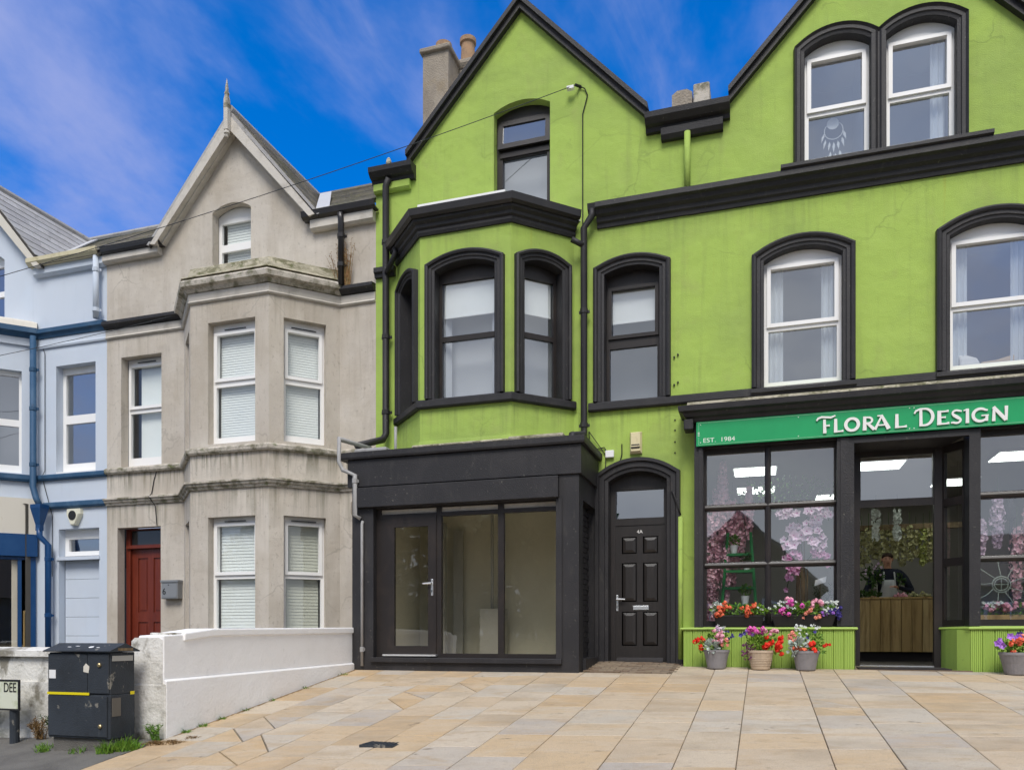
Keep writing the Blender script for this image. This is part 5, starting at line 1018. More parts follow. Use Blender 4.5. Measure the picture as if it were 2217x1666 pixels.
pot(-.02, -.52, .245, .115, .158, 'pot_beige', 'beige pot with bright green leaves and red flowers, middle of the three', 12,
    [('leaf_lime', (-.02, -.02, .1), (.14, .09, .09), 240, .035), ('leaf', (0, 0, .14), (.17, .09, .12), 160, .045), ('purple_leaf', (-.14, -.06, -.02), (.085, .06, .11), 120, .04), ('leaf', (.15, 0, .05), (.1, .06, .08), 60, .04)],
    [('head', 'red', (.15, -.08, .10), (.1, .06, .07), 15, 1.0), ('head', 'magenta', (-.05, -.04, .25), (.09, .05, .04), 7, 1), ('head', 'pink', (.12, -.04, .22), (.08, .05, .03), 6, .9), ('disc', 'navy_fl', (-.22, -.03, .20), (.03, .02, .02), 3, .8), ('loose', 'violet', (-.13, -.04, .22), (.05, .03, .03), 4, .9), ('head', 'red', (.22, -.04, .0), (.04, .03, .05), 4, .9)])
pot(.52, -.52, .245, .115, .158, 'pot_grey', 'grey pot with silver and red flowers nearest the shop door', 13,
    [('leaf', (.04, 0, .12), (.15, .09, .13), 190, .042), ('silver_leaf', (-.08, -.09, .07), (.1, .05, .08), 100, .07), ('leaf', (.14, -.02, .02), (.08, .06, .07), 50, .04), ('silver_leaf', (-.15, -.08, .0), (.05, .04, .05), 30, .06)],
    [('head', 'red', (.07, -.1, .06), (.03, .03, .08), 7, 1), ('head', 'coral', (-.07, -.12, .03), (.09, .02, .02), 5, .85), ('loose', 'salmon', (-.14, -.05, .17), (.06, .04, .07), 8, .9), ('small', 'white_fl', (.02, -.03, .26), (.15, .04, .06), 13, 1), ('disc', 'navy_fl', (.1, -.03, .2), (.08, .03, .05), 3, .6), ('loose', 'red', (.23, -.03, .07), (.05, .03, .02), 3, .7)])
pot(2.80, -.60, .26, .13, .185, 'pot_grey', 'grey pot with purple petunias and coral flowers right of the shop door', 14,
    [('leaf', (0, 0, .08), (.2, .1, .09), 230, .045), ('leaf_lime', (-.12, -.04, .05), (.1, .06, .06), 60, .04)],
    [('disc', 'violet', (-.19, -.08, .10), (.03, .02, .03), 3, 1.1), ('disc', 'violet', (-.05, -.08, .16), (.05, .02, .02), 3, 1.1), ('head', 'coral', (.03, -.1, .08), (.14, .05, .07), 10, .9), ('disc', 'navy_fl', (.06, -.04, .22), (.06, .02, .02), 3, .8), ('loose', 'salmon', (.1, -.06, .15), (.1, .03, .05), 6, 1)])
def window_box(x0, x1, label, seed, foliage, flowers):
    r = random.Random(seed); xc = (x0+x1)/2; t = thing('window_box', (xc, -.25, .662), label, 'planter', 'window boxes on the florist sill')
    hw = (x1-x0)/2-.03
    mb = MB(); mb.loft([[(xc+a*hw*k, -.235+b*.085*k2, .662+z) for a, b in ((-1, -1), (1, -1), (1, 1), (-1, 1))] for k, k2, z in ((.88, .7, 0), (.97, .95, .12), (1.0, 1.0, .125), (1.0, 1.0, .15), (.96, .85, .15), (.95, .85, .12))]); mb.build('trough', 'planter', t)
    for m_, a, b, zc, rz, n, sz in foliage:
        mb = MB(); leaves(mb, (x0+(x1-x0)*(a+b)/2, -.25, .80+zc), ((x1-x0)*(b-a)/2, .09, rz), n, sz, r); mb.build('foliage', m_, t, kind='stuff')
    for kind, m_, a, b, z0, z1, n, sc in flowers:
        blooms(t, r, kind, m_, [(x0+(x1-x0)*r.uniform(a, b), -.29-r.random()*.06, .80+r.uniform(z0, z1)) for i in range(n)], sc)
window_box(-.64, .06, 'black window box of orange red flowers on the left half of the sill', 21,
    [('leaf', 0, 1, .07, .08, 260, .045), ('leaf_lime', .6, 1, .07, .07, 130, .045), ('silver_leaf', 0, .15, .1, .07, 40, .04)],
    [('head', 'coral', .1, .35, .0, .17, 11, .95), ('head', 'coral', .55, .8, .08, .16, 7, .95), ('head', 'coral', .45, .75, -.01, .06, 5, .95), ('small', 'white_fl', .0, .2, .1, .17, 6, .9), ('small', 'white_fl', .8, .95, .06, .12, 4, .8)])
window_box(.08, .92, 'black window box of pink, white and violet flowers on the right half of the sill', 22,
    [('leaf', 0, 1, .07, .09, 300, .045), ('leaf_lime', .3, .7, .05, .06, 100, .045), ('silver_leaf', .75, 1, .08, .09, 50, .035)],
    [('head', 'magenta', .28, .5, .12, .2, 6, 1), ('head', 'pink', .15, .35, .15, .22, 4, .9), ('head', 'magenta', .12, .3, .02, .09, 5, .95), ('head', 'pink', .62, .8, .12, .2, 5, .95), ('small', 'white_fl', .0, .4, .08, .2, 24, .9), ('loose', 'salmon', .5, .75, -.03, .07, 7, .9), ('small', 'white_fl', .78, 1.0, .05, .18, 18, .9), ('loose', 'navy_fl', .8, 1.03, -.08, .1, 12, .8), ('loose', 'violet', .75, .95, -.05, .05, 5, .7)])
# ---------------- window display, left
def garland(x, y, z1, z0, r0, m, label, seed, n=330, sz=.03, group='hanging flower garlands in the florist window', cat='garland', taper=.35):
    r = random.Random(seed); mb = MB()
    for i in range(n):
        f = r.random(); q = Vector((x, y, z1+(z0-z1)*f)); rr = r0*(1-(1-taper)*abs(f-.45)/.55)*math.sqrt(r.random()); a = r.uniform(0, 6.28); q += Vector((math.cos(a)*rr, math.sin(a)*rr, 0))
        d = Vector((math.cos(a), math.sin(a), r.uniform(-.8, .6))).normalized(); s_ = d.cross(Vector((r.uniform(-1, 1), r.uniform(-1, 1), r.uniform(-1, 1)))).normalized(); u = d.cross(s_); k = sz*r.uniform(.6, 1.2)
        mb.add([q]+[q+(s_*math.cos(b)+u*math.sin(b))*k+d*k*.4 for b in (0, 1.57, 3.14, 4.71)], [(0, 1, 2), (0, 2, 3), (0, 3, 4), (0, 4, 1)])
    t = thing('flower_garland', (x, y, z0), label, cat, group)
    mb.build('petals', m, t, kind='stuff'); MB().tube([(x, y, min(2.99, z1+.25)), (x, y, z0)], .004, 4).build('stem', 'leaf_dark', t)
gl = [(-.69, .22, 2.2, .72, .10, 'wisteria garland hugging the left edge of shop window'), (-.52, .34, 2.95, 1.9, .085, 'tallest pink wisteria garland in the left shop window'), (-.60, .40, 2.6, 1.3, .11, 'thick pink wisteria garland behind the left window bar'),
      (-.40, .5, 2.45, 1.25, .10, 'deep pink wisteria garland above the green ladder top'), (-.47, .2, 1.75, .75, .05, 'pink wisteria garland draped over the ladder left rail'), (-.17, .45, 2.6, 1.9, .06, 'thin pink wisteria garland right of the ladder'),
      (-.66, .4, 1.6, .72, .09, 'low dusty pink garland in the bottom left pane'), (-.30, .55, 2.3, 1.5, .09, 'short dusky pink garland over the ladder middle')]
for i, (x, y, z1, z0, r0, lab) in enumerate(gl): garland(x, y, z1, z0, r0, 'wisteria', lab, 40+i, 420 if z1-z0 > 1 else 260)
t = thing('step_ladder', (-.27, .35, .7), 'green wooden plant ladder in the left shop window', 'ladder')
for s_ in (-1, 1):
    MB().tube([(-.30+s_*.24, .06, .67), (-.30+s_*.15, .24, 1.95)], .022, 6).build('rail', 'ladder_green', t)
for z in (.93, 1.17, 1.4, 1.63): f = (z-.67)/1.25; MB().box(-.30-.235+.09*f, -.30+.235-.09*f, .05+.15*f, .2+.17*f, z, z+.035).build('step', 'ladder_green', t)
def small_pot(x, y, z, label, seed, m='leaf', cat='potted plant', sc=1):
    t = thing('potted_plant', (x, y, z), label, cat, 'small plants in white pots'); sc *= 1.35; MB().lathe((x, y, z), [(.028*sc, 0), (.04*sc, .075*sc), (.042*sc, .085*sc), (.036*sc, .085*sc), (.001, .08*sc)], 14).build('pot', 'white_gloss', t)
    mb = MB(); leaves(mb, (x, y, z+.13*sc), (.06*sc, .06*sc, .055*sc), 110, .03*sc, random.Random(seed), up=.8); mb.build('foliage', m, t, kind='stuff')
small_pot(-.37, .24, 1.665, 'small green plant in white pot on the ladder top step', 51); small_pot(-.22, .14, .965, 'small green plant in white pot on the lowest ladder step', 52); small_pot(-.2, .2, 1.435, 'dark leafy plant on the middle ladder step', 53, 'leaf_dark', sc=.9)
# orchids
op = thing('orchid_plant', (.50, .32, .7), 'tall artificial orchid with arching pink and white blooms on bamboo canes', 'orchid')
r = random.Random(9)
for i in range(9): x = .43+r.uniform(0, .2); MB().tube([(x, .3+r.uniform(-.06, .06), .67), (x+r.uniform(-.03, .03), .32, 1.75+r.uniform(-.25, .2))], .011, 6).build('cane', 'bark', op)
om = mesh_of(disc_flower(.062, 4), 'orchid'); od = mesh_of(disc_flower(.055, 5), 'orchid_dark'); ow = mesh_of(disc_flower(.085, 6), 'orchid')
oc = mesh_of(cluster(4, .012, .016, 8), 'magenta')
def arcline(p0, p1, h_, n=8): return [Vector(p0).lerp(Vector(p1), i/n)+Vector((0, -.05*math.sin(math.pi*i/n), h_*math.sin(math.pi*i/n))) for i in range(n+1)]
arcs = [((.48, .26, 2.02), (.22, .18, 2.10), .18, om, 14), ((.52, .26, 2.02), (.84, .18, 2.06), .2, om, 15), ((.5, .26, 1.72), (.26, .16, 1.45), .42, om, 15), ((.5, .26, 1.75), (.82, .16, 1.55), .42, om, 18), ((.52, .24, 1.5), (.28, .14, 1.28), .22, od, 12), ((.55, .24, 1.5), (.86, .16, 1.42), .2, od, 12), ((.5, .24, 1.3), (.3, .14, 1.1), .25, od, 9), ((.5, .22, 1.9), (.64, .16, 1.68), .1, ow, 7), ((.48, .24, 1.85), (.40, .16, 1.72), .08, ow, 5)]
for p0, p1, h_, me, n in arcs:
    pth = arcline(p0, p1, h_, 10); MB().tube(pth, .005, 5).build('stem', 'leaf_dark', op)
    for i in range(n):
        q = pth[min(10, 3+int(i*7/n))]+Vector((r.uniform(-.05, .05), r.uniform(-.05, 0), r.uniform(-.06, .03)))
        o = inst(me, 'bloom', op, q, (r.uniform(-.5, .3), r.uniform(-.5, .5), r.uniform(-.7, .7)), r.uniform(.75, 1.05))
        inst(oc, 'bloom_centre', op, q+Vector((0, -.012, 0)), (0, 0, 0), .7)
mb = MB(); leaves(mb, (.52, .3, .78), (.22, .12, .08), 70, .1, random.Random(4)); mb.build('foliage', 'leaf_dark', op, kind='stuff')
t = thing('price_card', (.72, .2, 1.23), 'tilted white card in the lower right pane of left shop window', 'card')
MB().add([(.66, .2, 1.20), (.80, .2, 1.25), (.815, .22, 1.33), (.675, .22, 1.28), (.66, .205, 1.20), (.80, .205, 1.25), (.815, .225, 1.33), (.675, .225, 1.28)], [(0, 1, 2, 3), (4, 5, 6, 7), (0, 1, 5, 4), (2, 3, 7, 6)]).build('sheet', 'white_gloss', t); MB().tube([(.735, .23, 1.3), (.735, .26, .68)], .006, 5).build('stick', 'bark', t)
weed('display_fern', (.76, .38, .7), 16, .55, .2, 'leaf_dark', 'dark fern behind the pink window box', 'plant', fol=1.0, seed=14)
mb = MB(); leaves(mb, (.3, .9, 2.55), (.8, .4, .22), 420, .06, random.Random(31)); o = mb.build('hanging_foliage', 'leaf', None, 'pale green foliage hanging under the ceiling behind left shop window', 'foliage', kind='stuff')
# ---------------- window display, right
for i, (x, y, z1, z0, m_, lab) in enumerate(((2.62, .25, 2.0, 1.55, 'orchid', 'loose pink blossom spray at left of right shop window'), (2.82, .3, 2.3, 1.65, 'lilac', 'upright pale pink delphinium spire in right shop window'), (3.02, .25, 1.9, 1.0, 'wisteria', 'pink garland beside the black lantern post in right shop window'), (3.2, .4, 2.2, 1.5, 'wisteria', 'pink garland right of lantern post in right shop window'))):
    garland(x, y, z1, z0, .09, m_, lab, 70+i, 260)
t = thing('lantern_post', (2.97, .3, .68), 'black post with lantern head in the right shop window', 'lantern')
MB().tube([(2.97, .3, .68), (2.97, .3, 2.0)], .022, 8).build('post', 'black', t); MB().lathe((2.97, .3, 1.98), [(.03, 0), (.06, .03), (.07, .17), (.03, .22), (.01, .28)], 8).build('lantern_head', 'black', t); MB().box(2.85, 3.3, .28, .32, 1.45, 1.48).build('bar', 'black', t)
t = thing('wire_wheel', (2.84, .2, 1.0), 'pale green metal wheel ornament with curved spokes in right shop window', 'ornament')
for rr in (.1, .075): MB().tube([(2.84+rr*math.cos(a), .2, 1.18+rr*math.sin(a)) for a in [i*2*math.pi/24 for i in range(25)]], .008, 5).build('hub_ring', 'silver_leaf', t)
for i in range(9):
    a = i*2*math.pi/9+.2; MB().tube([(2.84+.1*math.cos(a), .2, 1.18+.1*math.sin(a)), (2.84+.2*math.cos(a+.12), .19, 1.18+.2*math.sin(a+.12)), (2.84+.32*math.cos(a+.1), .2, 1.18+.3*math.sin(a+.1))], .006, 5).build('spoke', 'silver_leaf', t)
for a in (0, math.pi/2): MB().tube([(2.84-.075*math.cos(a), .2, 1.18-.075*math.sin(a)), (2.84+.075*math.cos(a), .2, 1.18+.075*math.sin(a))], .006, 5).build('cross_bar', 'silver_leaf', t)
t = thing('flower_trough', (2.95, .15, .68), 'low wooden trough of pink blossom inside the right shop window', 'planter')
MB().box(2.58, 3.4, .06, .28, .675, .80).build('trough', 'counter_wood', t); mb = MB(); leaves(mb, (2.95, .16, .86), (.38, .1, .08), 160, .05, random.Random(6)); mb.build('foliage', 'leaf', t, kind='stuff')
rr_ = random.Random(61); blooms(t, rr_, 'head', 'pink', [(2.62+rr_.random()*.7, .06+rr_.random()*.08, .86+rr_.random()*.1) for i in range(16)], 1.1); blooms(t, rr_, 'small', 'white_fl', [(2.58+rr_.random()*.3, .08, .88+rr_.random()*.08) for i in range(10)], 1.2)
t = thing('bucket', (2.95, .35, .86), 'dark tapered bucket behind the pink blossom trough', 'bucket'); MB().lathe((2.93, .35, .80), [(.07, 0), (.1, .17), (.105, .17), (.09, .165), (.001, .16)], 16).build('pail', 'room_dark', t)
# ---------------- hanging dried flowers behind the counter
rail = thing('garland_rail', (2.1, 3.7, 2.3), 'dark ceiling beam holding bunches of hanging dried flowers', 'rail'); MB().box(1.2, 3.3, 3.66, 3.74, 2.33, 2.42).build('beam', 'bark', rail)
ORD = ['leftmost', 'second from left', 'third from left', 'fourth from left', 'fifth from left', 'sixth from left', 'middle', 'sixth from right', 'fifth from right', 'fourth from right', 'yellow green third from right', 'second from right', 'yellow green rightmost']
for i in range(13):
    x = 1.52+i*.105; bright = i > 7
    garland(x, 3.66+.04*(i % 2), 2.30+.04*(i % 3), 1.86-.07*((i*5) % 3), .075, 'lime_fl' if i in (10, 12) else 'cream_fl', ORD[i]+' hanging bunch of dried flowers in the row above the counter', 90+i, 130, .032, 'dried flower bunches above the counter', 'flower bunch', .6)
for i, x in enumerate((1.80, 2.12)): garland(x, 3.3, 2.62, 2.12, .055, 'white_fl', ('left', 'right')[i]+' white flower strand hanging in front of dried bunches', 120+i, 90, .04, 'white flower strands', 'garland', .9)
# flowers lying on the counter
t = thing('cut_flowers', (2.15, 2.9, 1.155), 'pink and cream cut flowers lying on the counter right of person', 'flowers')
rr_ = random.Random(77)
blooms(t, rr_, 'head', 'pink', [(2.02+i*.04, 2.84, 1.175+.02*(i % 2)) for i in range(5)], .9); blooms(t, rr_, 'head', 'cream_fl', [(2.24+i*.045, 2.85, 1.18+.03*(i % 3 == 1)) for i in range(7)], 1)
mb = MB(); leaves(mb, (2.2, 2.9, 1.17), (.22, .06, .02), 40, .06, rr_); mb.build('foliage', 'leaf_dark', t, kind='stuff')
mb = MB(); leaves(mb, (1.66, 3.0, 1.2), (.16, .1, .05), 120, .07, rr_); mb.build('cut_stems', 'leaf_dark', None, 'dark cut greenery heaped on the counter left of person', 'foliage', kind='stuff')

# ================================================================== person behind the counter
def skin_mesh(verts, edges, radii, root, sub=2):
    me = bpy.data.meshes.new('body'); me.from_pydata(verts, edges, []); o = bpy.data.objects.new('body', me); COL.objects.link(o)
    sk = o.modifiers.new('skin', 'SKIN'); sk.use_smooth_shade = True
    for i, rd in enumerate(radii):
        v = me.skin_vertices[0].data[i]; v.radius = rd if isinstance(rd, tuple) else (rd, rd); v.use_root = (i == root)
    sb = o.modifiers.new('sub', 'SUBSURF'); sb.levels = sub; sb.render_levels = sub
    bpy.context.view_layer.update()
    m2 = bpy.data.meshes.new_from_object(o.evaluated_get(bpy.context.evaluated_depsgraph_get())); bpy.data.objects.remove(o); return m2
PX, PY, PZ = 2.0, 3.42, .13
per = thing('person', (PX, PY, PZ), 'person in dark navy top and pale apron arranging flowers behind the counter', 'person')
J = []; E_ = []; RD = []
def jv(p, r_, par=None):
    J.append((PX+p[0], PY+p[1], PZ+p[2])); RD.append(r_)
    if par is not None: E_.append((par, len(J)-1))
    return len(J)-1
pel = jv((0, 0, .95), (.16, .12)); sp1 = jv((0, 0, 1.12), (.15, .11), pel); sp2 = jv((0, -.01, 1.30), (.19, .13), sp1); ch = jv((.0, -.01, 1.42), (.15, .10), sp2)
nk = jv((-.01, -.03, 1.515), .058, ch); nk2 = jv((-.015, -.045, 1.57), .056, nk); hd = jv((-.02, -.06, 1.645), (.075, .088), nk2); hd2 = jv((-.02, -.05, 1.715), (.072, .088), hd); hd3 = jv((-.02, -.045, 1.755), (.045, .055), hd2)
def limb(side, el, wr, kn):
    a = jv((side*.17, 0, 1.44), .078, ch); b = jv((side*.235, -.01, 1.38), .072, a)
    c = jv(tuple(Vector((side*.235, -.01, 1.38)).lerp(Vector(el), .5)), .064, b); d = jv(el, .056, c); e = jv(tuple(Vector(el).lerp(Vector(wr), .55)), .039, d); f = jv(wr, .027, e)
    h_ = Vector(wr)+(Vector(wr)-Vector(el)).normalized()*.055; pm = jv(tuple(h_), (.038, .02), f)
    dr_ = (Vector(wr)-Vector(el)).normalized(); up = Vector((0, 0, 1)); sd_ = dr_.cross(up).normalized()
    for k, ln in zip((-1.5, -.5, .5, 1.5), (.06, .075, .078, .07)):
        r0 = h_+dr_*.03+sd_*k*.018; m_ = r0+dr_*ln*.5+Vector((0, 0, -.008)); tp = r0+dr_*ln*.75+Vector((0, 0, -.035))
        q = jv(tuple(r0), .0095, pm); q2 = jv(tuple(m_), .009, q); jv(tuple(tp), .0075, q2)
    th0 = h_-dr_*.02+sd_*side*-.03; q = jv(tuple(th0), .011, pm); q2 = jv(tuple(th0+sd_*side*-.03+dr_*.03), .01, q); jv(tuple(th0+sd_*side*-.035+dr_*.06+Vector((0, 0, -.01))), .008, q2)
    hp = jv((side*.095, 0, .88), .09, pel); kk = jv((side*.1, -.01, .5), .06, hp); an = jv((side*.1, .02, .09), .04, kk); jv((side*.1, -.12, .04), .035, an)
limb(-1, (-.35, -.10, 1.13), (-.29, -.36, 1.06), 0)
limb(1, (.35, -.06, 1.14), (.10, -.26, 1.20), 0)
bm_ = skin_mesh(J, E_, RD, pel)
for m_ in ('skin', 'navy_cloth'): bm_.materials.append(MATS[m_])
lw = Vector((PX-.29, PY-.36, PZ+1.06)); rw = Vector((PX+.10, PY-.26, PZ+1.20))
for p in bm_.polygons:
    c = p.center; p.use_smooth = True
    hand = (c-lw).length < .17 and (c.y < lw.y+.01) or (c-rw).length < .17 and c.y < rw.y+.02 and c.x < rw.x+.02 and c.x > PX-.12
    p.material_index = 0 if (c.z > PZ+1.525 or hand) else 1
for v in bm_.vertices:      # pull out nose, chin and brow on the face side
    x, y, z = v.co.x-PX+.02, v.co.y-PY+.05, v.co.z-PZ
    if z > 1.56 and y < -.05:
        v.co.y -= .026*math.exp(-(x/.016)**2-((z-1.655)/.026)**2)+.010*math.exp(-(x/.03)**2-((z-1.59)/.02)**2)+.006*math.exp(-(x/.05)**2-((z-1.70)/.012)**2)
        v.co.y += .010*(math.exp(-((x-.032)/.016)**2-((z-1.68)/.013)**2)+math.exp(-((x+.032)/.016)**2-((z-1.68)/.013)**2))
bo = bpy.data.objects.new('body', bm_); COL.objects.link(bo); setp(bo, per)
HC = Vector((PX-.02, PY-.05, PZ+1.69))
for s_ in (-1, 1):
    MB().lathe(HC+Vector((s_*.031, -.083, -.008)), [(.001, -.006), (.008, -.003), (.010, 0), (.008, .003), (.001, .006)], 8).build('eye', 'print_black', per, smooth=True)
    MB().lathe(HC+Vector((s_*.078, .0, -.045)), [(.002, 0), (.014, .012), (.018, .035), (.012, .052), (.002, .058)], 8).build('ear', 'skin', per, smooth=True)
MB().box(HC.x-.022, HC.x+.022, HC.y-.098, HC.y-.085, HC.z-.083, HC.z-.077).build('mouth', 'mahogany', per)
mb = MB(); rings = []
for i in range(9):
    a = i/8*1.45; rings.append([HC+Vector((.088*math.cos(q)*math.cos(a)*1.0, .104*math.sin(q)*math.cos(a)+.012, .095*math.sin(a)+(.03 if math.sin(q) < -.1 else (-.045 if i == 0 else 0))*(1-i/8))) for q in [j*2*math.pi/20 for j in range(20)]])
mb.loft(rings); mb.build('hair', 'hair', per, smooth=True)
mb = MB(); rows_ = []
for z, hw, yo in ((1.33, .115, -.155), (1.22, .13, -.165), (1.10, .17, -.165), (.95, .20, -.18), (.75, .22, -.18), (.55, .22, -.17)):
    rows_.append([(PX+hw*math.sin(a)*1.0, PY+.03+(yo-.03)*math.cos(a*.8), PZ+z) for a in [-.95+1.9*i/10 for i in range(11)]])
mb.loft(rows_, close=False, cap=False); ap = mb.build('apron', 'apron', per, smooth=True); so = ap.modifiers.new('s', 'SOLIDIFY'); so.thickness = .006
for s_ in (-1, 1): MB().tube([(PX+s_*.085, PY-.135, PZ+1.32), (PX+s_*.08, PY-.115, PZ+1.44), (PX+s_*.065, PY-.02, PZ+1.515), (PX+s_*.04, PY+.07, PZ+1.48)], .012, 6).build('apron_strap', 'apron', per)
t = thing('flower_sprig', (2.13, 3.12, 1.35), 'small green sprig held in the hand of the person', 'flowers')
mb = MB(); leaves(mb, (2.15, 3.13, 1.46), (.05, .04, .08), 45, .05, random.Random(15)); mb.build('foliage', 'leaf_dark', t, kind='stuff'); MB().tube([(2.1, 3.13, 1.30), (2.14, 3.13, 1.45)], .006, 5).build('stem', 'leaf_dark', t)
t = thing('flower_bouquet', (1.75, 3.1, 1.3), 'dark leafy bouquet standing on the counter left of the person', 'flowers')
MB().lathe((1.72, 3.05, 1.156), [(.05, 0), (.06, .15), (.05, .15), (.001, .14)], 12).build('vase', 'room_dark', t); mb = MB(); leaves(mb, (1.72, 3.05, 1.52), (.17, .12, .16), 170, .06, random.Random(16)); mb.build('foliage', 'leaf_dark', t, kind='stuff')
rr_ = random.Random(5); blooms(t, rr_, 'loose', 'lilac', [(1.6+rr_.random()*.25, 2.96, 1.5+rr_.random()*.22) for i in range(9)], .7); MB().tube([(1.72, 3.05, 1.2), (1.72, 3.05, 1.5)], .02, 6).build('stem', 'leaf_dark', t)

# ================================================================== street things at the left
cb = thing('utility_cabinet', (-6.07, -5.05, gz(-6, -5)), 'scuffed dark grey street utility cabinet with yellow tape and pitched lid', 'cabinet')
X0, X1, Y0, Y1 = -6.43, -5.70, -5.22, -4.92
MB().box(X0+.03, X1-.02, Y0+.03, Y1-.01, -.75, -.40).build('plinth', 'asphalt', cb)
MB().box(X0, X1, Y0, Y1, -.41, -.0).build('lower_body', 'cabinet', cb, bevel=.008)
MB().box(X0+.004, X1-.004, Y0+.004, Y1, .0, .39).build('upper_body', 'cabinet', cb, bevel=.008)
MB().box(X0+.006, X1-.03, Y0-.012, Y0, -.39, -.012).build('door', 'cabinet', cb, bevel=.004)
MB().box(X0+.006, X0+.47, Y0-.010, Y0+.002, .012, .375).build('door', 'cabinet', cb, bevel=.004); MB().box(X0+.476, X1-.01, Y0-.010, Y0+.002, .012, .375).build('door', 'cabinet', cb, bevel=.004)
mb = MB(); yc = (Y0+Y1)/2; mb.prism([(X0-.03, Y0-.035, .395), (X0-.03, Y0-.035, .405), (X0-.03, yc, .475), (X0-.03, Y1+.03, .405), (X0-.03, Y1+.03, .395)], (X1-X0+.06, 0, 0)); mb.build('lid', 'cabinet', cb)
MB().box(X1+.031, X1+.034, Y0+.06, Y1-.06, .405, .43).build('lid_vent', 'bark', cb)
MB().box(X0+.0, X0+.50, Y0-.016, Y0-.0125, -.005, .018).build('tape', 'tape', cb); MB().box(X1+.0005, X1+.003, Y1-.06, Y1-.01, -.01, .02).build('tape', 'tape', cb)
MB().box(X0+.022, X0+.10, Y0-.0135, Y0-.0105, .145, .225).build('sticker', 'white_gloss', cb)
MB().add([(X0+.43, Y0-.0115, .21), (X0+.49, Y0-.0115, .20), (X0+.5, Y0-.0115, .26), (X0+.46, Y0-.0115, .29), (X0+.43, Y0-.0115, .26)], [(0, 1, 2, 3, 4)]).build('sticker', 'cream', cb)
MB().box(X1+.0005, X1+.004, Y0+.02, Y1-.03, .31, .36).build('side_strip', 'grey_ply', cb); MB().box(X1+.0005, X1+.006, Y0+.02, Y0+.12, -.2, -.03).build('side_panel', 'room_dark', cb)
for x, z in ((X0+.62, .275), (X0+.63, -.29)):
    mb = MB().lathe((0, 0, 0), [(.02, 0), (.02, .012), (.012, .018)], 12); mb.v = [(p[0]+x, Y0-.012-p[2], p[1]+z) for p in mb.v]; mb.build('lock', 'brass', cb)
for x, y, rx, ry in ((X0+.46, Y0+.05, .03, .02), (X0+.2, Y0+.05, .025, .007), (X0+.28, Y0+.07, .03, .006), (X0+.55, Y0+.04, .02, .008)):
    k = (.475-.405)/((Y1-Y0)/2+.035); zz = lambda yy: .405+(yy-Y0+.035)*.0707/.185+.002
    MB().add([(x+rx*math.cos(a), y+ry*math.sin(a), zz(y+ry*math.sin(a))) for a in [i*.785 for i in range(8)]], [tuple(range(8))]).build('bird_dropping', 'white_gloss', cb)
ss = thing('street_sign', (-7.6, -4.95, gz(-7.6, -5)), 'algae stained street name plate ending DEE on a short grey post', 'sign')
FSS = Fr((0, -4.96))
MB().fbox(FSS, -8.9, -7.085, .0, .012, -.20, .10).build('plate', 'plate_white', ss)
MB().band(FSS, [(-8.9, -.20), (-7.085, -.20), (-7.085, .10), (-8.9, .10), (-8.9, -.20)], [(-.004, 0), (-.004, .018), (.012, .018), (.012, 0)]).build('border', 'print_black', ss)
text('street_name', 'DEE', .135, FSS, -7.12, -.02, 'print_black', ss, .014, 'RIGHT', xs=.72)
for x in (-7.2, -8.7): MB().tube([(x, -4.925, -1.1), (x, -4.925, .02)], .045, 12).build('post', 'cabinet', ss)
# weeds and grass
def grass(name, spots, label, m, seed, h_=.12):
    r = random.Random(seed); mb = MB()
    for x, y, n, sp in spots:
        for i in range(n):
            a = r.uniform(0, 6.28); d = sp*math.sqrt(r.random()); bx, by = x+math.cos(a)*d, y+math.sin(a)*d*.6; z = gz(bx, by)-.005; hh = h_*r.uniform(.4, 1.15)*(1-.5*d/sp); l_ = r.uniform(-.06, .06); l2 = r.uniform(-.06, .04); w_ = .005
            mb.add([(bx-w_, by, z), (bx+w_, by, z), (bx+l_*.5+w_*.7, by+l2*.5, z+hh*.65), (bx+l_*.5-w_*.7, by+l2*.5, z+hh*.65), (bx+l_*1.2, by+l2*1.2, z+hh)], [(0, 1, 2, 3), (3, 2, 4)])
    return mb.build(name, m, None, label, 'grass', kind='stuff')
grass('grass_tuft', [(-5.60, -5.14, 260, .15), (-5.72, -5.26, 120, .09)], 'bright green grass tuft at the cabinet corner', 'grass', 1, .15)
grass('grass_tuft', [(-6.62, -5.1, 50, .12), (-6.5, -5.22, 50, .08), (-6.05, -5.25, 30, .1)], 'short grass growing left of the utility cabinet', 'grass', 2, .09)
grass('wall_foot_weeds', [(-5.43, -4.55, 40, .05), (-5.43, -4.3, 50, .06), (-5.43, -4.0, 30, .04), (-5.43, -3.6, 16, .05), (-5.44, -3.1, 14, .05), (-5.44, -2.4, 14, .07), (-5.43, -1.5, 16, .08)], 'small green weeds along the foot of white wall', 'leaf', 3, .06)
grass('dead_grass', [(-5.30, -4.92, 140, .14), (-5.45, -4.95, 120, .12), (-5.2, -4.75, 50, .08)], 'brown dead plant litter at the foot of the pillar', 'dead_weed', 4, .04)
weed('wall_weeds', (-6.75, -4.8, gz(-6.75, -4.8)), 20, .26, .2, 'leaf_dark', 'scruffy green weeds between street sign and cabinet', 'weed', fol=1.0, seed=22)
weed('wall_weeds', (-7.0, -4.8, gz(-7, -4.8)), 18, .22, .2, 'dead_weed', 'dry brown weeds at the base of peeling street wall', 'weed', fol=.9, seed=23)
weed('wall_weeds', (-5.52, -4.84, gz(-5.5, -4.84)), 12, .16, .1, 'leaf', 'small leafy weed at the pillar foot beside the grass tuft', 'weed', fol=.8, seed=24)
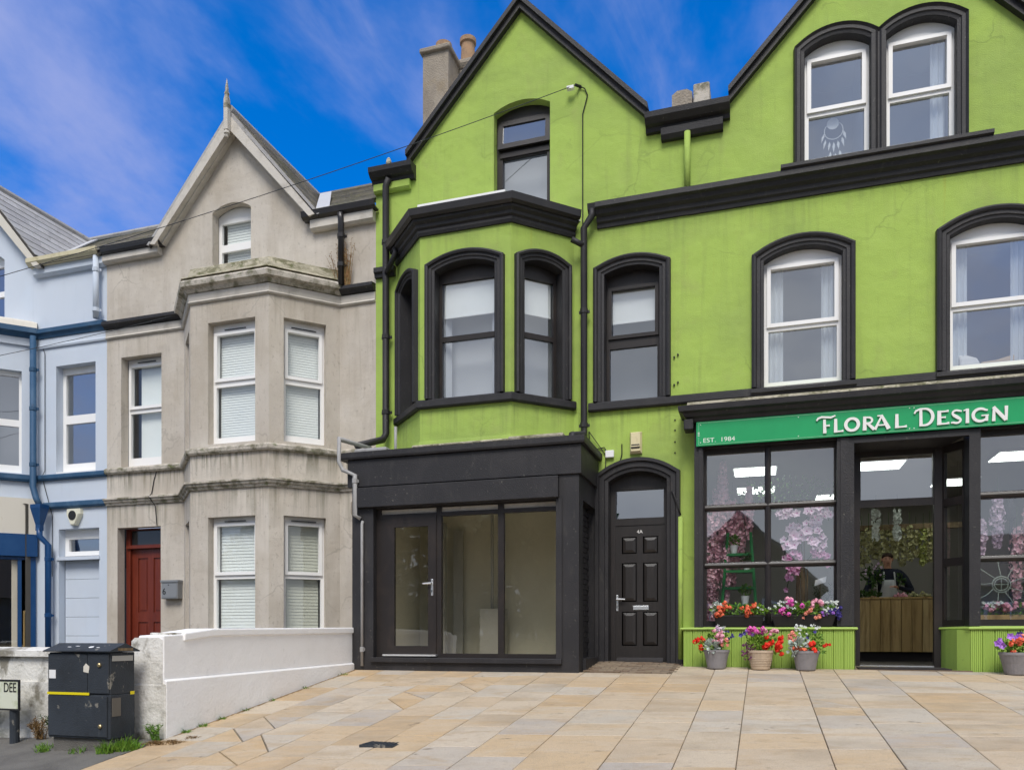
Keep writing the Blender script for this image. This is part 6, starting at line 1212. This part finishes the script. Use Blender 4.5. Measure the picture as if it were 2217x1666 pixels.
# dark dirt line along the foot of the wall
r = random.Random(3); mb = MB()
for i in range(60):
    y = -4.7+i*.06; w_ = r.uniform(.01, .045); z = gz(-5.45, y)+.003; mb.add([(-5.457, y, z), (-5.457+w_, y+.01, z), (-5.457+w_*.9, y+.05, gz(-5.45, y+.06)+.003), (-5.457, y+.062, gz(-5.45, y+.06)+.003)], [(0, 1, 2, 3)])
mb.build('moss_line', 'dead_weed', None, 'mossy dirt line where white wall meets the paving', 'moss', kind='stuff')

# ================================================================== overhead cables
def cable(p0, p1, sag, r_, label, extra=()):
    t = thing('overhead_cable', p1, label, 'cable'); pts = [Vector(p0).lerp(Vector(p1), i/24)-Vector((0, 0, sag*4*(i/24)*(1-i/24))) for i in range(25)]
    MB().tube(pts+[Vector(q) for q in extra], r_, 5).build('wire', 'cabinet', t); return t
t = cable((-11.5, -3.1, 5.15), (-2.52, -.09, 8.33), .12, .005, 'thin overhead cable crossing to the bracket on green gable')
MB().box(-2.64, -2.54, -.12, -.06, 8.28, 8.32).build('insulator', 'white_gloss', t); MB().tube([(-2.52, -.09, 8.33), (-2.46, 0, 8.35)], .02, 6).build('bracket', 'black', t)
MB().tube([(-2.47, -.03, 8.34), (-2.40, -.02, 8.30), (-2.36, -.015, 8.2), (-2.43, -.015, 7.95), (-2.43, -.015, 6.35), (-2.42, -.015, 3.6)], .008, 5).build('down_lead', 'print_black', t)
cable((-12.5, -3.4, 4.0), (-9.42, -.15, 5.88), .06, .005, 'lower overhead cable meeting the grey house cornice')

# ================================================================== across the street (seen only as reflections in the glass)
hb = thing('brick_house', (-1, -30, -.5), 'brown brick house with pitched gable mirrored in the florist window', 'house')
MB().prism([(-4.3, -25, -1), (2.3, -25, -1), (2.3, -25, 2.7), (-1, -25, 5.9), (-4.3, -25, 2.7)], (0, -9, 0)).build('wall', 'brick_far', hb)
for s_ in (-1, 1): MB().prism([(-1, -24.7, 6.0), (-1+s_*3.7, -24.7, 2.45), (-1+s_*3.7, -24.7, 2.3), (-1, -24.7, 5.8)], (0, -9.6, 0)).build('roof', 'roof_far', hb)
for x in (-2.8, .6): 
    o = MB().box(x-.6, x+.6, -25.05, -24.97, .6, 2.0).build('window', 'white_gloss', hb); MB().box(x-.52, x+.52, -24.965, -24.955, .68, 1.92).build('pane', 'dark_glazed', o)
h2 = thing('brick_house', (10, -30, -.3), 'pale stone cottage with low roof mirrored in right shop window', 'house')
MB().box(4.5, 15, -34, -25, -1, 2.6).build('wall', 'chimney', h2); MB().prism([(4.2, -24.7, 2.5), (4.2, -29.5, 5.2), (4.2, -34.3, 2.5)], (11, 0, 0)).build('roof', 'roof_far', h2)
for x in (6.5, 9, 12): o = MB().box(x-.5, x+.5, -25.05, -24.97, .5, 1.9).build('window', 'white_gloss', h2); MB().box(x-.42, x+.42, -24.965, -24.955, .58, 1.82).build('pane', 'dark_glazed', o)
for i, (x, y, h_, rx, lab) in enumerate(((-11, -31, 8.5, 3.2, 'added tree closing sky gaps behind the tree nearest the brick house'), (-16, -31, 9, 3.4, 'added high tree filling the sky gap behind the tallest street tree'), (-21, -31, 9, 3.4, 'added high tree closing sky gaps behind the leftmost pair across the street'), (-9, -25, 6.5, 2.4, 'leafy tree nearest the brick house across the street'), (-13, -26, 7.5, 3.0, 'tallest broad tree across the street'), (-18, -25, 7.0, 3.0, 'round tree left of the tallest one across the street'), (-24, -26, 7.0, 3.2, 'leftmost tree across the street'), (17.5, -27, 6.5, 2.6, 'tree beyond the stone cottage across the street'))):  # back row added to cover bright sky gaps between the mirrored crowns
    t = thing('street_tree', (x, y, -1), lab, 'tree', 'trees across the street'); r = random.Random(200+i); mb = MB()
    MB().tube([(x, y, -1.3), (x+.1, y, h_*.35), (x-.1, y, h_*.75)], [.25, .18, .06], 8).build('trunk', 'bark', t)
    for k in range(13):
        c = (x+r.uniform(-.6, .6)*rx, y+r.uniform(-.6, .6)*rx, h_*.55+r.uniform(-.45, .33)*h_); leaves(mb, c, (rx*.55, rx*.5, h_*.18), 260, .42, r)
    mb.build('crown', 'leaf_dark', t, kind='stuff')
t = thing('hedge', (-16, -23.2, -1), 'dark clipped hedge below the trees across the street', 'hedge'); mb = MB()
for k in range(16): leaves(mb, (-24+k*1.2, -23.2, .3), (.9, .6, 1.6), 260, .34, random.Random(k))
mb.build('foliage', 'leaf_dark', t, kind='stuff')
